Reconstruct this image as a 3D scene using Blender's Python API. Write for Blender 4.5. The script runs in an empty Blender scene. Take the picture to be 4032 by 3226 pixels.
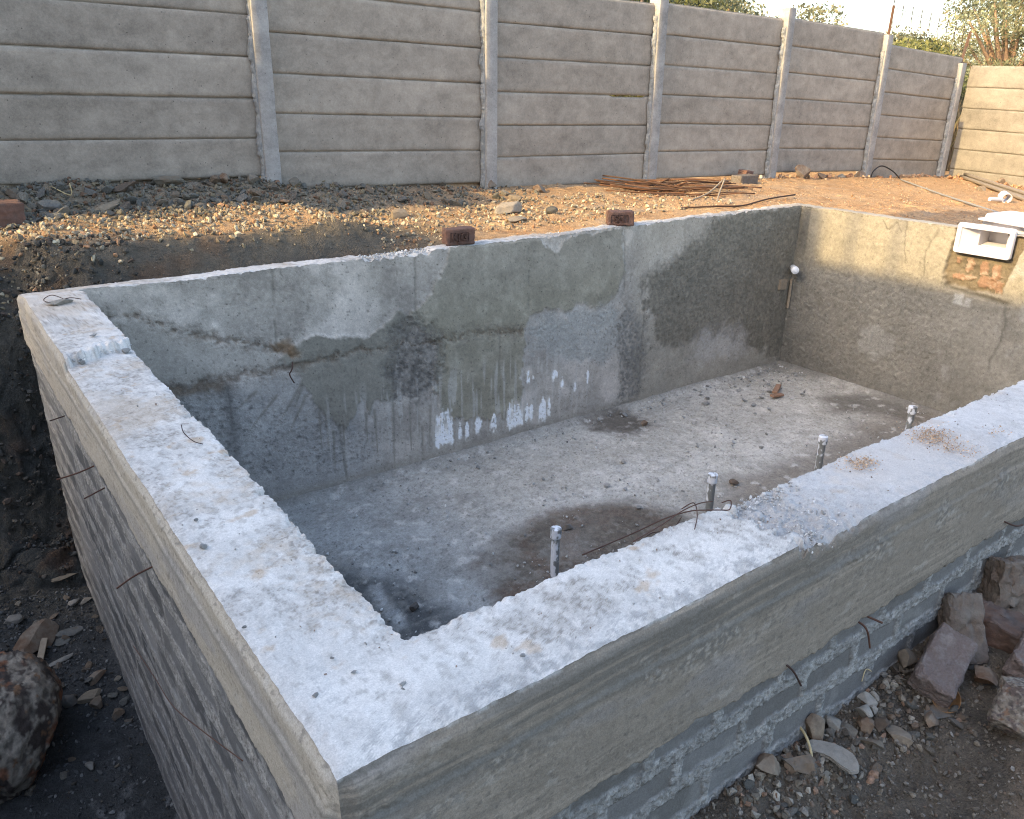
import bpy, bmesh, math, random
import numpy as np
from mathutils import Vector, Matrix, Euler

random.seed(11)
RS = np.random.RandomState(5)
C = bpy.context.scene.collection
scene = bpy.context.scene

# ---------------------------------------------------------------- noise
_r = np.random.RandomState(77)
_P = _r.permutation(256)
PERM = np.concatenate([_P, _P, _P])
GR = _r.normal(size=(256, 3)); GR /= np.linalg.norm(GR, axis=1)[:, None]

def pn(P, scale=1.0, seed=0):
    Q = np.asarray(P, float) * scale + np.array([13.7, 7.3, 3.9]) * (seed + 1)
    sh = Q.shape[:-1]
    Q = Q.reshape(-1, 3)
    i = np.floor(Q).astype(np.int64); f = Q - i; i &= 255
    u = f * f * f * (f * (f * 6 - 15) + 10)
    out = np.zeros(len(Q))
    for dx in (0, 1):
        wx = u[:, 0] if dx else 1 - u[:, 0]
        a = PERM[i[:, 0] + dx]
        for dy in (0, 1):
            wy = wx * (u[:, 1] if dy else 1 - u[:, 1])
            b = PERM[a + i[:, 1] + dy]
            for dz in (0, 1):
                w = wy * (u[:, 2] if dz else 1 - u[:, 2])
                g = GR[PERM[b + i[:, 2] + dz]]
                out += w * (g[:, 0] * (f[:, 0] - dx) + g[:, 1] * (f[:, 1] - dy) + g[:, 2] * (f[:, 2] - dz))
    return out.reshape(sh) * 1.5

def fbm(P, scale=1.0, octv=4, seed=0, gain=0.5):
    s = 0; a = 1.0; t = 0
    P = np.asarray(P, float)
    for o in range(octv):
        s = s + a * pn(P, scale * 2.03 ** o, seed + o * 3); t += a; a *= gain
    return s / t * 1.6

def ridge(P, scale=1.0, octv=3, seed=0):
    s = 0; a = 1.0; t = 0
    for o in range(octv):
        s = s + a * (1 - np.abs(pn(P, scale * 2.1 ** o, seed + o * 5)) * 1.8); t += a; a *= .5
    return s / t

def vec3(P, scale, seed, octv=2):
    return np.stack([fbm(P, scale, octv, seed), fbm(P, scale, octv, seed + 31), fbm(P, scale, octv, seed + 63)], -1)

def sst(a, b, x):
    t = np.clip((x - a) / (b - a), 0, 1)
    return t * t * (3 - 2 * t)

def mixc(c, col, m):
    return c * (1 - m[..., None]) + np.asarray(col, float) * m[..., None]

def polyd(A, B, poly):
    """signed distance (inside negative) of points (A,B) to a polygon"""
    p = np.stack([A, B], -1); n = len(poly)
    d = np.full(A.shape, 1e9); ins = np.zeros(A.shape, bool)
    for k in range(n):
        a = np.array(poly[k], float); b = np.array(poly[(k + 1) % n], float)
        e = b - a; w = p - a
        t = np.clip((w @ e) / (e @ e + 1e-12), 0, 1)
        d = np.minimum(d, np.linalg.norm(w - t[..., None] * e, axis=-1))
        c1 = (a[1] > B) != (b[1] > B)
        xs = a[0] + (B - a[1]) / (b[1] - a[1] + 1e-12) * (b[0] - a[0])
        ins ^= c1 & (A < xs)
    return np.where(ins, -d, d)

def lined(A, B, pts):
    p = np.stack([A, B], -1); d = np.full(A.shape, 1e9)
    for k in range(len(pts) - 1):
        a = np.array(pts[k], float); b = np.array(pts[k + 1], float)
        e = b - a; w = p - a
        t = np.clip((w @ e) / (e @ e + 1e-12), 0, 1)
        d = np.minimum(d, np.linalg.norm(w - t[..., None] * e, axis=-1))
    return d

# ---------------------------------------------------------------- object helpers
def tag(o, label=None, cat=None, group=None, kind=None):
    if label: o['label'] = label
    if cat: o['category'] = cat
    if group: o['group'] = group
    if kind: o['kind'] = kind
    return o

def empty(name, loc=(0, 0, 0), rot=(0, 0, 0), label=None, cat=None, group=None):
    o = bpy.data.objects.new(name, None); C.objects.link(o)
    o.empty_display_size = .1
    o.location = loc; o.rotation_euler = rot
    return tag(o, label, cat, group)

def link(name, me, mat=None, parent=None, loc=None, rot=None, scale=None):
    o = bpy.data.objects.new(name, me); C.objects.link(o)
    if mat is not None and len(me.materials) == 0: me.materials.append(mat)
    if parent: o.parent = parent
    if loc is not None: o.location = loc
    if rot is not None: o.rotation_euler = rot
    if scale is not None: o.scale = scale
    return o

def raw_mesh(name, V, F, col=None, smooth=True, loop_total=None):
    """V (n,3), F (m,k) int array with k = 3 or 4, col (n,4)"""
    me = bpy.data.meshes.new(name)
    V = np.asarray(V, np.float32); F = np.asarray(F, np.int32)
    k = F.shape[1]
    me.vertices.add(len(V)); me.vertices.foreach_set('co', V.ravel())
    me.loops.add(F.size); me.loops.foreach_set('vertex_index', F.ravel())
    me.polygons.add(len(F))
    me.polygons.foreach_set('loop_start', np.arange(0, F.size, k, dtype=np.int32))
    me.polygons.foreach_set('loop_total', np.full(len(F), k, np.int32))
    me.polygons.foreach_set('use_smooth', np.full(len(F), smooth, bool))
    me.update(calc_edges=True); me.validate()
    if col is not None:
        col = np.asarray(col, np.float32)
        if col.shape[1] == 3: col = np.concatenate([col, np.ones((len(col), 1), np.float32)], 1)
        a = me.color_attributes.new('Col', 'FLOAT_COLOR', 'POINT')
        a.data.foreach_set('color', col.ravel())
    return me

def grid_mesh(name, P, col, alpha=None, keep=None, flip=False):
    nu, nv = P.shape[:2]
    idx = np.arange(nu * nv).reshape(nu, nv)
    F = np.stack([idx[:-1, :-1], idx[1:, :-1], idx[1:, 1:], idx[:-1, 1:]], -1)
    if flip: F = F[..., ::-1]
    if keep is not None: F = F[keep[:-1, :-1]]
    F = F.reshape(-1, 4)
    c = np.clip(col, 0.004, .95).reshape(-1, 3)
    al = np.ones(len(c)) if alpha is None else np.clip(alpha, 0, 4).ravel()
    return raw_mesh(name, P.reshape(-1, 3), F, np.concatenate([c, al[:, None]], 1))

def from_bm(name, bm, mat=None, parent=None, smooth=False, loc=None, rot=None, autos=None):
    me = bpy.data.meshes.new(name)
    bmesh.ops.recalc_face_normals(bm, faces=bm.faces)
    bm.to_mesh(me); bm.free()
    if smooth: me.polygons.foreach_set('use_smooth', np.ones(len(me.polygons), bool))
    if autos: me.set_sharp_from_angle(angle=math.radians(autos))
    return link(name, me, mat, parent, loc, rot)

def bm_box(bm, c, s, bev=0, seg=2, rot=None):
    r = bmesh.ops.create_cube(bm, size=1.0)
    vs = r['verts']
    bmesh.ops.scale(bm, vec=s, verts=vs)
    if bev:
        es = list({e for v in vs for e in v.link_edges})
        rr = bmesh.ops.bevel(bm, geom=es, offset=bev, segments=seg, profile=.5, affect='EDGES')
        vs = list({v for f in rr['faces'] for v in f.verts} | {v for v in vs if v.is_valid})
    if rot is not None: bmesh.ops.rotate(bm, cent=(0, 0, 0), matrix=rot, verts=vs)
    bmesh.ops.translate(bm, vec=c, verts=vs)
    return vs

def bm_cyl(bm, c, r, h, seg=24, r2=None, axis=None, caps=True):
    rr = bmesh.ops.create_cone(bm, cap_ends=caps, segments=seg, radius1=r, radius2=r if r2 is None else r2, depth=h)
    vs = rr['verts']
    if axis is not None:
        q = Vector((0, 0, 1)).rotation_difference(Vector(axis))
        bmesh.ops.rotate(bm, cent=(0, 0, 0), matrix=q.to_matrix(), verts=vs)
    bmesh.ops.translate(bm, vec=c, verts=vs)
    return vs

def bm_tube(bm, pts, r, seg=6, r_end=None, cap=True):
    pts = [Vector(p) for p in pts]; n = len(pts); rings = []
    up = None
    for i, p in enumerate(pts):
        d = (pts[min(i + 1, n - 1)] - pts[max(i - 1, 0)])
        d = d.normalized() if d.length > 1e-9 else Vector((0, 0, 1))
        if up is None:
            up = d.orthogonal().normalized()
        up = (up - d * up.dot(d))
        up = up.normalized() if up.length > 1e-6 else d.orthogonal().normalized()
        s = d.cross(up)
        rad = r if r_end is None else r + (r_end - r) * i / max(1, n - 1)
        rings.append([bm.verts.new(p + (up * math.cos(a) + s * math.sin(a)) * rad) for a in [2 * math.pi * k / seg for k in range(seg)]])
    for i in range(n - 1):
        for k in range(seg):
            bm.faces.new((rings[i][k], rings[i][(k + 1) % seg], rings[i + 1][(k + 1) % seg], rings[i + 1][k]))
    if cap:
        bm.faces.new(rings[0][::-1]); bm.faces.new(rings[-1])

def spline(pts, n=8):
    P = [Vector(p) for p in pts]; out = []
    for i in range(len(P) - 1):
        p0 = P[max(i - 1, 0)]; p1 = P[i]; p2 = P[i + 1]; p3 = P[min(i + 2, len(P) - 1)]
        for k in range(n):
            t = k / n
            out.append(.5 * ((2 * p1) + (p2 - p0) * t + (2 * p0 - 5 * p1 + 4 * p2 - p3) * t * t + (3 * p1 - p0 - 3 * p2 + p3) * t ** 3))
    out.append(P[-1]); return out

# ---------------------------------------------------------------- materials
def new_mat(name):
    m = bpy.data.materials.new(name); m.use_nodes = True
    nt = m.node_tree; b = nt.nodes['Principled BSDF']
    return m, nt, b

def nd(nt, t, **kw):
    n = nt.nodes.new(t)
    for k, v in kw.items():
        if k in n.inputs: n.inputs[k].default_value = v
        else: setattr(n, k, v)
    return n

def mth(nt, op, a, b=None, clamp=False):
    n = nt.nodes.new('ShaderNodeMath'); n.operation = op; n.use_clamp = clamp
    for i, v in enumerate((a, b)):
        if v is None: continue
        if isinstance(v, (int, float)): n.inputs[i].default_value = v
        else: nt.links.new(v, n.inputs[i])
    return n.outputs[0]

def painted(name, rough=.9, va=.25, vb=.3, bump=.6, dist=.006, sa=28, sb=170, spec=.25, pits=0, rnd=False, sc=60, vc=.2):
    """base colour from the mesh's own 'Col' (albedo of dirt, stains, mortar...), broken up by fine noise; alpha scales the bump"""
    m, nt, b = new_mat(name)
    tc = nd(nt, 'ShaderNodeTexCoord')
    at = nd(nt, 'ShaderNodeAttribute', attribute_name='Col')
    na = nd(nt, 'ShaderNodeTexNoise', Scale=sa, Detail=8.0, Roughness=.65)
    nb = nd(nt, 'ShaderNodeTexNoise', Scale=sb, Detail=4.0, Roughness=.6)
    nc = nd(nt, 'ShaderNodeTexNoise', Scale=sc, Detail=6.0, Roughness=.75)
    for n in (na, nb, nc): nt.links.new(tc.outputs['Object'], n.inputs['Vector'])
    a1 = mth(nt, 'MULTIPLY', mth(nt, 'SUBTRACT', na.outputs['Fac'], .5), va * 2)
    b1 = mth(nt, 'MULTIPLY', mth(nt, 'SUBTRACT', nb.outputs['Fac'], .5), vb * 2)
    c1 = mth(nt, 'MULTIPLY', mth(nt, 'SUBTRACT', nc.outputs['Fac'], .5), vc * 2)
    fac = mth(nt, 'ADD', mth(nt, 'ADD', mth(nt, 'ADD', a1, b1), c1), 1.0)
    if pits:
        vo = nd(nt, 'ShaderNodeTexVoronoi', Scale=pits)
        nt.links.new(tc.outputs['Object'], vo.inputs['Vector'])
        p = mth(nt, 'GREATER_THAN', vo.outputs['Distance'], .13)
        sep = nd(nt, 'ShaderNodeSeparateColor'); nt.links.new(vo.outputs['Color'], sep.inputs[0])
        p = mth(nt, 'MAXIMUM', p, mth(nt, 'GREATER_THAN', sep.outputs[0], .35))
        fac = mth(nt, 'MULTIPLY', fac, mth(nt, 'ADD', mth(nt, 'MULTIPLY', p, .45), .55))
    mx = nd(nt, 'ShaderNodeVectorMath', operation='SCALE')
    nt.links.new(at.outputs['Color'], mx.inputs[0]); nt.links.new(fac, mx.inputs['Scale'])
    nt.links.new(mx.outputs[0], b.inputs['Base Color'])
    h = mth(nt, 'ADD', mth(nt, 'MULTIPLY', na.outputs['Fac'], 1.0), mth(nt, 'ADD', mth(nt, 'MULTIPLY', nb.outputs['Fac'], .35), mth(nt, 'MULTIPLY', nc.outputs['Fac'], .6)))
    h = mth(nt, 'MULTIPLY', h, at.outputs['Alpha'])
    bp = nd(nt, 'ShaderNodeBump', Strength=bump, Distance=dist)
    nt.links.new(h, bp.inputs['Height']); nt.links.new(bp.outputs[0], b.inputs['Normal'])
    b.inputs['Roughness'].default_value = rough; b.inputs['Specular IOR Level'].default_value = spec
    return m

def stony(name, cols, rough=.85, sc=9, bump=.7, dist=.01, spec=.3, obj_rand=True, sb=60):
    """noise-mottled material; per-object random picks a tone from cols"""
    m, nt, b = new_mat(name)
    tc = nd(nt, 'ShaderNodeTexCoord'); oi = nd(nt, 'ShaderNodeObjectInfo')
    na = nd(nt, 'ShaderNodeTexNoise', Scale=sc, Detail=7.0, Roughness=.65, noise_dimensions='4D')
    nb = nd(nt, 'ShaderNodeTexNoise', Scale=sb, Detail=4.0, Roughness=.65, noise_dimensions='4D')
    w = mth(nt, 'MULTIPLY', oi.outputs['Random'], 40.0)
    for n in (na, nb):
        nt.links.new(tc.outputs['Object'], n.inputs['Vector']); nt.links.new(w, n.inputs['W'])
    r = nd(nt, 'ShaderNodeValToRGB'); r.color_ramp.interpolation = 'LINEAR'
    el = r.color_ramp.elements
    n = len(cols)
    while len(el) < n: el.new(.5)
    for i, c in enumerate(cols):
        el[i].position = i / max(1, n - 1); el[i].color = (*c, 1)
    f = mth(nt, 'MULTIPLY', mth(nt, 'SUBTRACT', na.outputs['Fac'], .5), 1.3 if not obj_rand else .7)
    f = mth(nt, 'ADD', f, oi.outputs['Random'] if obj_rand else .5, True)
    nt.links.new(f, r.inputs[0])
    k = mth(nt, 'ADD', mth(nt, 'MULTIPLY', nb.outputs['Fac'], .9), .55)
    mx = nd(nt, 'ShaderNodeVectorMath', operation='SCALE')
    nt.links.new(r.outputs[0], mx.inputs[0]); nt.links.new(k, mx.inputs['Scale'])
    nt.links.new(mx.outputs[0], b.inputs['Base Color'])
    bp = nd(nt, 'ShaderNodeBump', Strength=bump, Distance=dist)
    nt.links.new(mth(nt, 'ADD', na.outputs['Fac'], mth(nt, 'MULTIPLY', nb.outputs['Fac'], .5)), bp.inputs['Height'])
    nt.links.new(bp.outputs[0], b.inputs['Normal'])
    b.inputs['Roughness'].default_value = rough; b.inputs['Specular IOR Level'].default_value = spec
    return m

M = {}
M['concrete'] = painted('pool_concrete', .92, .2, .4, .8, .006, 34, 230, .2, pits=26, sc=85, vc=.3)
M['lime'] = painted('lime_rim', .95, .10, .38, .38, .004, 60, 330, .15, sc=150, vc=.3)
M['block'] = painted('ash_block_and_mortar', .92, .2, .45, .7, .004, 50, 300, .2, sc=120, vc=.35)
M['floor'] = painted('pool_floor', .93, .3, .55, 1.0, .008, 26, 170, .2, sc=70, vc=.4)
M['earth'] = painted('earth', .96, .35, .6, 1.0, .025, 16, 130, .1, sc=45, vc=.4)
M['gravel'] = painted('gravel', .9, .25, .3, .7, .006, 60, 300, .2)
M['stone'] = stony('stone', [(.085, .086, .078), (.13, .13, .118), (.155, .14, .113), (.175, .125, .085), (.13, .13, .122), (.22, .195, .155), (.10, .08, .064)], sc=14)
M['stone_dark'] = stony('dark_stone', [(.05, .05, .048), (.09, .085, .075), (.12, .085, .06), (.08, .08, .078)], sc=12)
M['stone_tan'] = stony('tan_stone', [(.25, .205, .15), (.20, .16, .115), (.29, .25, .20)], sc=10)
M['stone_pale'] = stony('pale_stone', [(.22, .20, .17), (.29, .275, .245), (.19, .17, .142)], sc=12)
M['stone_rust'] = stony('rust_stone', [(.075, .058, .046), (.16, .098, .062), (.235, .195, .15), (.07, .055, .047)], sc=13, obj_rand=False)
M['boulder'] = painted('boulder_crust', .85, .25, .4, .7, .006, 18, 140, .3, sc=60, vc=.35)
M['boulder_old'] = stony('boulder_stone', [(.05, .042, .038), (.10, .08, .062), (.24, .13, .075), (.27, .23, .18), (.07, .055, .05), (.22, .19, .15)], sc=7, obj_rand=False, bump=1.0, dist=.03, sb=45)
M['brick'] = stony('red_brick', [(.115, .062, .046), (.165, .088, .064), (.135, .085, .068), (.10, .055, .044)], sc=14, obj_rand=False, bump=.8, dist=.006)
M['brick_mauve'] = stony('mauve_brick', [(.10, .082, .075), (.205, .172, .16), (.16, .125, .112), (.235, .205, .19), (.115, .085, .068)], sc=26, obj_rand=False, bump=1.0, dist=.012, sb=150)
M['brick_mortar'] = stony('mortared_brick', [(.105, .086, .072), (.165, .145, .125), (.135, .105, .085), (.215, .20, .18)], sc=16, obj_rand=False, bump=1.0, dist=.012)
M['rust'] = stony('rusty_steel', [(.055, .032, .022), (.10, .052, .03), (.19, .085, .035), (.07, .06, .055)], sc=5, rough=.75, bump=.4, dist=.002)
M['wire'] = stony('rusty_wire', [(.05, .03, .025), (.10, .05, .035)], sc=20, rough=.7, bump=.2, dist=.001)
M['wood'] = stony('dusty_wood', [(.24, .18, .12), (.32, .26, .19), (.20, .15, .10)], sc=12, bump=.5, dist=.003, obj_rand=False)
M['straw'] = stony('dry_straw', [(.50, .40, .22), (.58, .47, .28)], sc=20, bump=.2, dist=.001)

# ---------------------------------------------------------------- terrain
FX = [-6, -1, .34, 2.43, 4.52, 6.64, 8.73, 10.84, 12.9, 16, 30]
FZ = [.34, .33, .31, .19, .06, -.03, -.09, -.20, -.30, -.4, -.5]

def terrain(x, y):
    """ground height; pool rim is z = 0"""
    zf = np.interp(x, FX, FZ)
    # flat building plot east and north of the pool
    z = -.04 - .052 * (np.maximum(x, 6.5) - 6.5) + .03 * (y - 4.5)
    z = np.where(x > 6.2, z + .02 * np.clip(y - 4.5, 0, 2), z)
    # towards the fence follow the fence foot
    z = z + (zf - z) * sst(5.7, 6.5, y)
    # spoil mound west of x = 3
    prof = np.interp(y, [3.0, 4.3, 4.62, 4.9, 5.25, 5.6, 6.1, 6.5], [-1.68, -1.5, -1.25, -.30, .06, .12, .15, 0.0])
    prof = prof + (zf - 0.0) * sst(6.1, 6.5, y)
    shift = .35 * sst(.75, .35, x)                                     # the cut is further back at the corner of the pool
    prof2 = np.interp(y - shift, [3.0, 4.0, 4.45, 4.75, 4.95, 5.25, 5.75, 6.15], [-1.68, -1.55, -1.38, -.9, -.25, .08, .14, .15])
    prof2 = np.where(y > 6.1, prof, prof2)
    k = sst(.85, .45, x)
    mound = prof * (1 - k) + prof2 * k
    z = mound + (z - mound) * sst(2.35, 3.05, x + .3 * (y - 5))
    # behind the low north wall the fill is level with the rim
    # trench along the west wall
    w = sst(.62, .35, x)
    tz = np.interp(y, [.4, .8, 1.6, 2.4, 3.2, 4.3], [-.66, -.8, -1.45, -1.70, -1.69, -1.56])
    tz = tz + .05 * (.2 - x)
    bank = sst(-.42, -1.5, x) * 1.65
    tz2 = np.minimum(tz + bank, .15)
    z = np.where(y < 4.45, z + (tz2 - z) * w, z)
    # inside the pool footprint
    inside = sst(.36, .44, x) * sst(6.5, 6.44, x) * sst(.95, 1.02, y) * sst(4.55, 4.48, y)
    z = z + (-2.1 - z) * inside
    pit = sst(6.40, 6.46, x) * sst(7.02, 6.96, x) * sst(2.50, 2.56, y) * sst(3.0, 2.94, y)
    z = z - .4 * pit
    # low working strip south of the pool
    s = sst(1.0, .93, y)
    fz = -.655 + .035 * np.sin(x * 3.1) - .02 * sst(.9, .5, y) + .13 * np.exp(-(((x - 2.15) / .35) ** 2 + ((y - .40) / .17) ** 2)) + .04 * np.exp(-(((x - 1.6) / .35) ** 2 + ((y - .86) / .1) ** 2))
    fz = fz + sst(.62, .2, x) * sst(.35, .9, y) * 0
    fz = np.where(x < .5, np.interp(y, [.2, .8], [-.66, -.8]) * 1.0, fz)
    fz = fz + sst(3.5, 9, x) * .25
    z = np.where(y < 1.0, z + (fz - z) * s, z)
    far = sst(14, 22, x) + sst(7.2, 9, y)
    z = z + .15 * sst(6.47, 6.62, y) * sst(6.8, 4.6, x)
    z = np.where((x > 14) | (y > 7), z * (1 - np.clip(far, 0, 1)) + np.clip(far, 0, 1) * (-.35), z)
    return z

def terrain_n(x, y):
    P = np.stack([x, y, np.zeros_like(x)], -1)
    z0 = terrain(x, y)
    near = sst(-.8, -.3, x) * sst(16, 13, x)
    n = fbm(P, 2.2, 4, 3) * .03 + fbm(P, 11, 4, 9) * .014 + fbm(P, 38, 3, 14, .65) * .007
    calm = 1 - .35 * sst(2.9, 4.2, x) * sst(4.4, 4.6, y)
    n = n + fbm(P, 13, 3, 19, .65) * .012 * sst(3.2, 5, x) * sst(2.5, 3, y)
    z = z0 + n * calm
    z = z + sst(1.0, .93, y) * (fbm(P, 24, 3, 17, .7) * .010 + fbm(P, 5.5, 3, 18) * .012)
    # rough rock cut
    cut = sst(.9, .55, x) * sst(4.3, 4.6, y) * sst(5.6, 5.2, y)
    z = z + cut * (ridge(P, 3.3, 4, 21) - .75) * .16
    heap = sst(3.9, 2.4, x) * sst(6.0, 6.45, y)
    z = z + heap * (.05 * fbm(P, 5, 3, 40) + .02)
    return z

def spaced(segs):
    out = []
    for a, b, st in segs:
        n = max(1, int(round((b - a) / st)))
        out += list(np.linspace(a, b, n, endpoint=False))
    out.append(segs[-1][1])
    return np.array(out)

gx = spaced([(-300, -60, 40), (-60, -8, 4), (-8, -1.2, .4), (-1.2, -.3, .06), (-.3, .7, .013), (.7, 3.3, .02), (3.3, 5.2, .024), (5.2, 10.0, .019), (10.0, 13.4, .03), (13.4, 16, .3), (16, 60, 3), (60, 400, 40)])
gy = spaced([(-300, -40, 40), (-40, -3, 3), (-3, 0, .12), (0, 1.0, .013), (1.0, 2.3, .08), (2.3, 4.2, .02), (4.2, 5.3, .012), (5.3, 6.8, .015), (6.8, 8, .1), (8, 40, 2), (40, 400, 40)])
X, Y = np.meshgrid(gx, gy, indexing='ij')
Z = terrain_n(X, Y)
P = np.stack([X, Y, Z], -1)
cutm = sst(.95, .5, X) * sst(4.35, 4.6, Y) * sst(5.5, 5.1, Y)
dv = vec3(P * [1, 1, .8], 4.5, 50, 3)
P = P + dv * (cutm * .07)[..., None] + vec3(P, 19, 52, 3) * (cutm * .022)[..., None] + vec3(P, 24, 54, 3) * (.006 * sst(4.4, 4.6, Y) * sst(3.4, 2.6, X))[..., None]
n1 = fbm(P, 1.1, 4, 5); n2 = fbm(P, 4.5, 4, 8); n3 = fbm(P, 16, 3, 12); n4 = fbm(P, 2.2, 3, 77)
col = np.zeros(P.shape) + np.array([.40, .262, .150])
col = mixc(col, [.52, .36, .21], sst(-.1, .5, n1) * .8)
col = mixc(col, [.33, .19, .10], sst(.0, .4, n2 + .3 * n3) * .7)
col = mixc(col, [.27, .20, .13], sst(.2, .5, n3 + .3 * n2) * .6)
col = mixc(col, [.34, .27, .20], sst(.1, .6, n4) * .5)
col = mixc(col, [.42, .27, .15], sst(8, 9.5, X) * .6)
# the gravelly mound and its damp slope, darkened where shade falls
mnd = sst(3.6, 2.6, X + .25 * n1) * sst(4.3, 4.5, Y) * sst(5.42, 5.24, Y + .08 * n2 - .33 * sst(.8, .35, X))
mcol = mixc(np.zeros(P.shape) + np.array([.155, .130, .098]), [.115, .102, .083], sst(-.3, .4, n2))
mcol = mixc(mcol, [.16, .105, .068], sst(.2, .5, n4) * .7)
col = mixc(col, [0, 0, 0], mnd * 0) * (1 - mnd[..., None]) + mcol * mnd[..., None]
grv = sst(4.4, 3.2, X) * sst(5.75, 6.05, Y + .1 * n2)
col = mixc(col, [.21, .185, .145], grv * .8)
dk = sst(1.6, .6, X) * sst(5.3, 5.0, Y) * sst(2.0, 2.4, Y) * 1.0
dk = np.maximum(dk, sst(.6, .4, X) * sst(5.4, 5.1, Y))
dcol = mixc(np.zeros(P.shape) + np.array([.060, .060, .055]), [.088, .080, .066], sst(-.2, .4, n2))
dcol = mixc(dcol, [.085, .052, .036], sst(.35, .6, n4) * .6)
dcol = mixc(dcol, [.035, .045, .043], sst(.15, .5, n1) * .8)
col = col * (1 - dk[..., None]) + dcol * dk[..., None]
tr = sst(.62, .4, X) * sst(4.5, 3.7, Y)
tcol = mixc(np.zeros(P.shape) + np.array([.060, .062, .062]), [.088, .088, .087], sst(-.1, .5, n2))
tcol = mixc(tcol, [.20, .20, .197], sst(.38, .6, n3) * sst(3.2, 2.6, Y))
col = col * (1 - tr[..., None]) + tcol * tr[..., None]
fr = sst(.98, .93, Y)
fcol = mixc(np.zeros(P.shape) + np.array([.150, .127, .100]), [.112, .100, .085], sst(-.2, .5, n2))
fcol = mixc(fcol, [.185, .150, .112], sst(.1, .5, n4))
md = np.exp(-(((X - 2.15) / .32) ** 2 + ((Y - .38) / .15) ** 2))
fcol = mixc(fcol, [.27, .20, .14], sst(.3, .7, md + .15 * n3))
col = col * (1 - fr[..., None]) + fcol * fr[..., None]
far = np.clip(sst(14, 17, X) + sst(7, 9, Y) + sst(-3, -6, X) + sst(-1, -3, Y), 0, 1)
col = mixc(col, [.26, .20, .12], far * .8)
al = np.ones(X.shape)
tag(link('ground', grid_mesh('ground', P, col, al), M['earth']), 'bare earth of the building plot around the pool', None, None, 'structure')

# ---------------------------------------------------------------- pool shell
O = [(.343, .910), (6.53, .910), (6.53, 4.52), (.343, 4.59)]          # outer corners
I = [(.592, 1.148), (6.42, 1.148), (6.42, 4.405), (.592, 4.462)]      # inner corners
pool = empty('swimming_pool', (3.4, 2.75, -1.5), label='unfinished concrete swimming pool shell with white limed rim and bare floor', cat='swimming pool')
def pp(o):
    o.parent = pool; o.matrix_parent_inverse = Matrix.Translation(-Vector(pool.location)); return o

def disp(B, dist):
    """position-only displacement so that neighbouring strips stay closed"""
    e = np.exp(-dist / .016)
    # the cast outer arrises are crisp, the inner ones crumbled
    inn = sst(.42, .50, B[..., 0]) * sst(1.02, 1.09, B[..., 1])
    ea = e * (.22 + .78 * inn)
    d = vec3(B, 4, 200, 3) * .0035
    d = d + vec3(B, 30, 210, 3) * (.0006 + .0042 * ea)[..., None]
    d = d + vec3(B, 85, 220, 2) * (.00035 + .0030 * ea)[..., None]
    cx, cy = 3.45, 2.8
    x, y, z = B[..., 0], B[..., 1], B[..., 2]
    chip = np.clip(fbm(B, 17, 3, 230) - .25, 0, 1) * ea
    d[..., 2] -= .004 * e + .03 * chip
    # undulating top
    top = np.exp(z / .12)
    d[..., 2] += top * (.006 * fbm(B, 2.4, 3, 240) + .0012 * fbm(B, 16, 3, 250))
    # later pour on the north west corner, a rough lip across the rim
    lip = y - (3.235 + .48 * (x - .343) + .03 * fbm(B, 14, 3, 260))
    wst = (x < .9) & (z > -.30)
    up = sst(0, .012, lip) * .034 * np.where(wst, 1, 0) * sst(-.07, 0, z) * sst(.9, .7, x) * sst(4.59, 4.3, y)
    d[..., 2] += up
    lipz = np.exp(-(np.clip(lip, 0, 1) / .05)) * (lip > 0) * np.where(wst, 1, 0) * sst(-.08, 0, z)
    d[..., 2] += lipz * .02 * fbm(B, 34, 2, 270)
    # broken south wall joint with rubble
    j = x - (1.515 + .05 * fbm(B, 18, 3, 280))
    sth = (y < 1.3) & (z > -.1)
    jr = sst(0, .012, j) * sst(.35, .12, j) * np.where(sth, 1, 0) * sst(-.09, -.01, z)
    d[..., 2] += jr * (-.016 + .014 * np.clip(fbm(B, 40, 3, 285), -.6, 1.5))
    d[..., 2] -= sst(0, .02, j) * .008 * np.where(sth, 1, 0) * sst(-.09, -.01, z)
    # broken piece of the north wall
    nb = sst(2.12, 2.2, x) * sst(2.66, 2.6, x) * np.where(y > 4.2, 1, 0) * sst(-.09, 0, z)
    d[..., 2] += nb * (-.022 + .014 * fbm(B, 30, 2, 290))
    nr = sst(3.0, 3.6, x) * np.where(y > 4.2, 1, 0) * sst(-.06, 0, z)
    d[..., 2] += nr * .012 * fbm(B, 9, 3, 295)
    return d

def side_s(i, segs):
    return spaced(segs)

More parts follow.
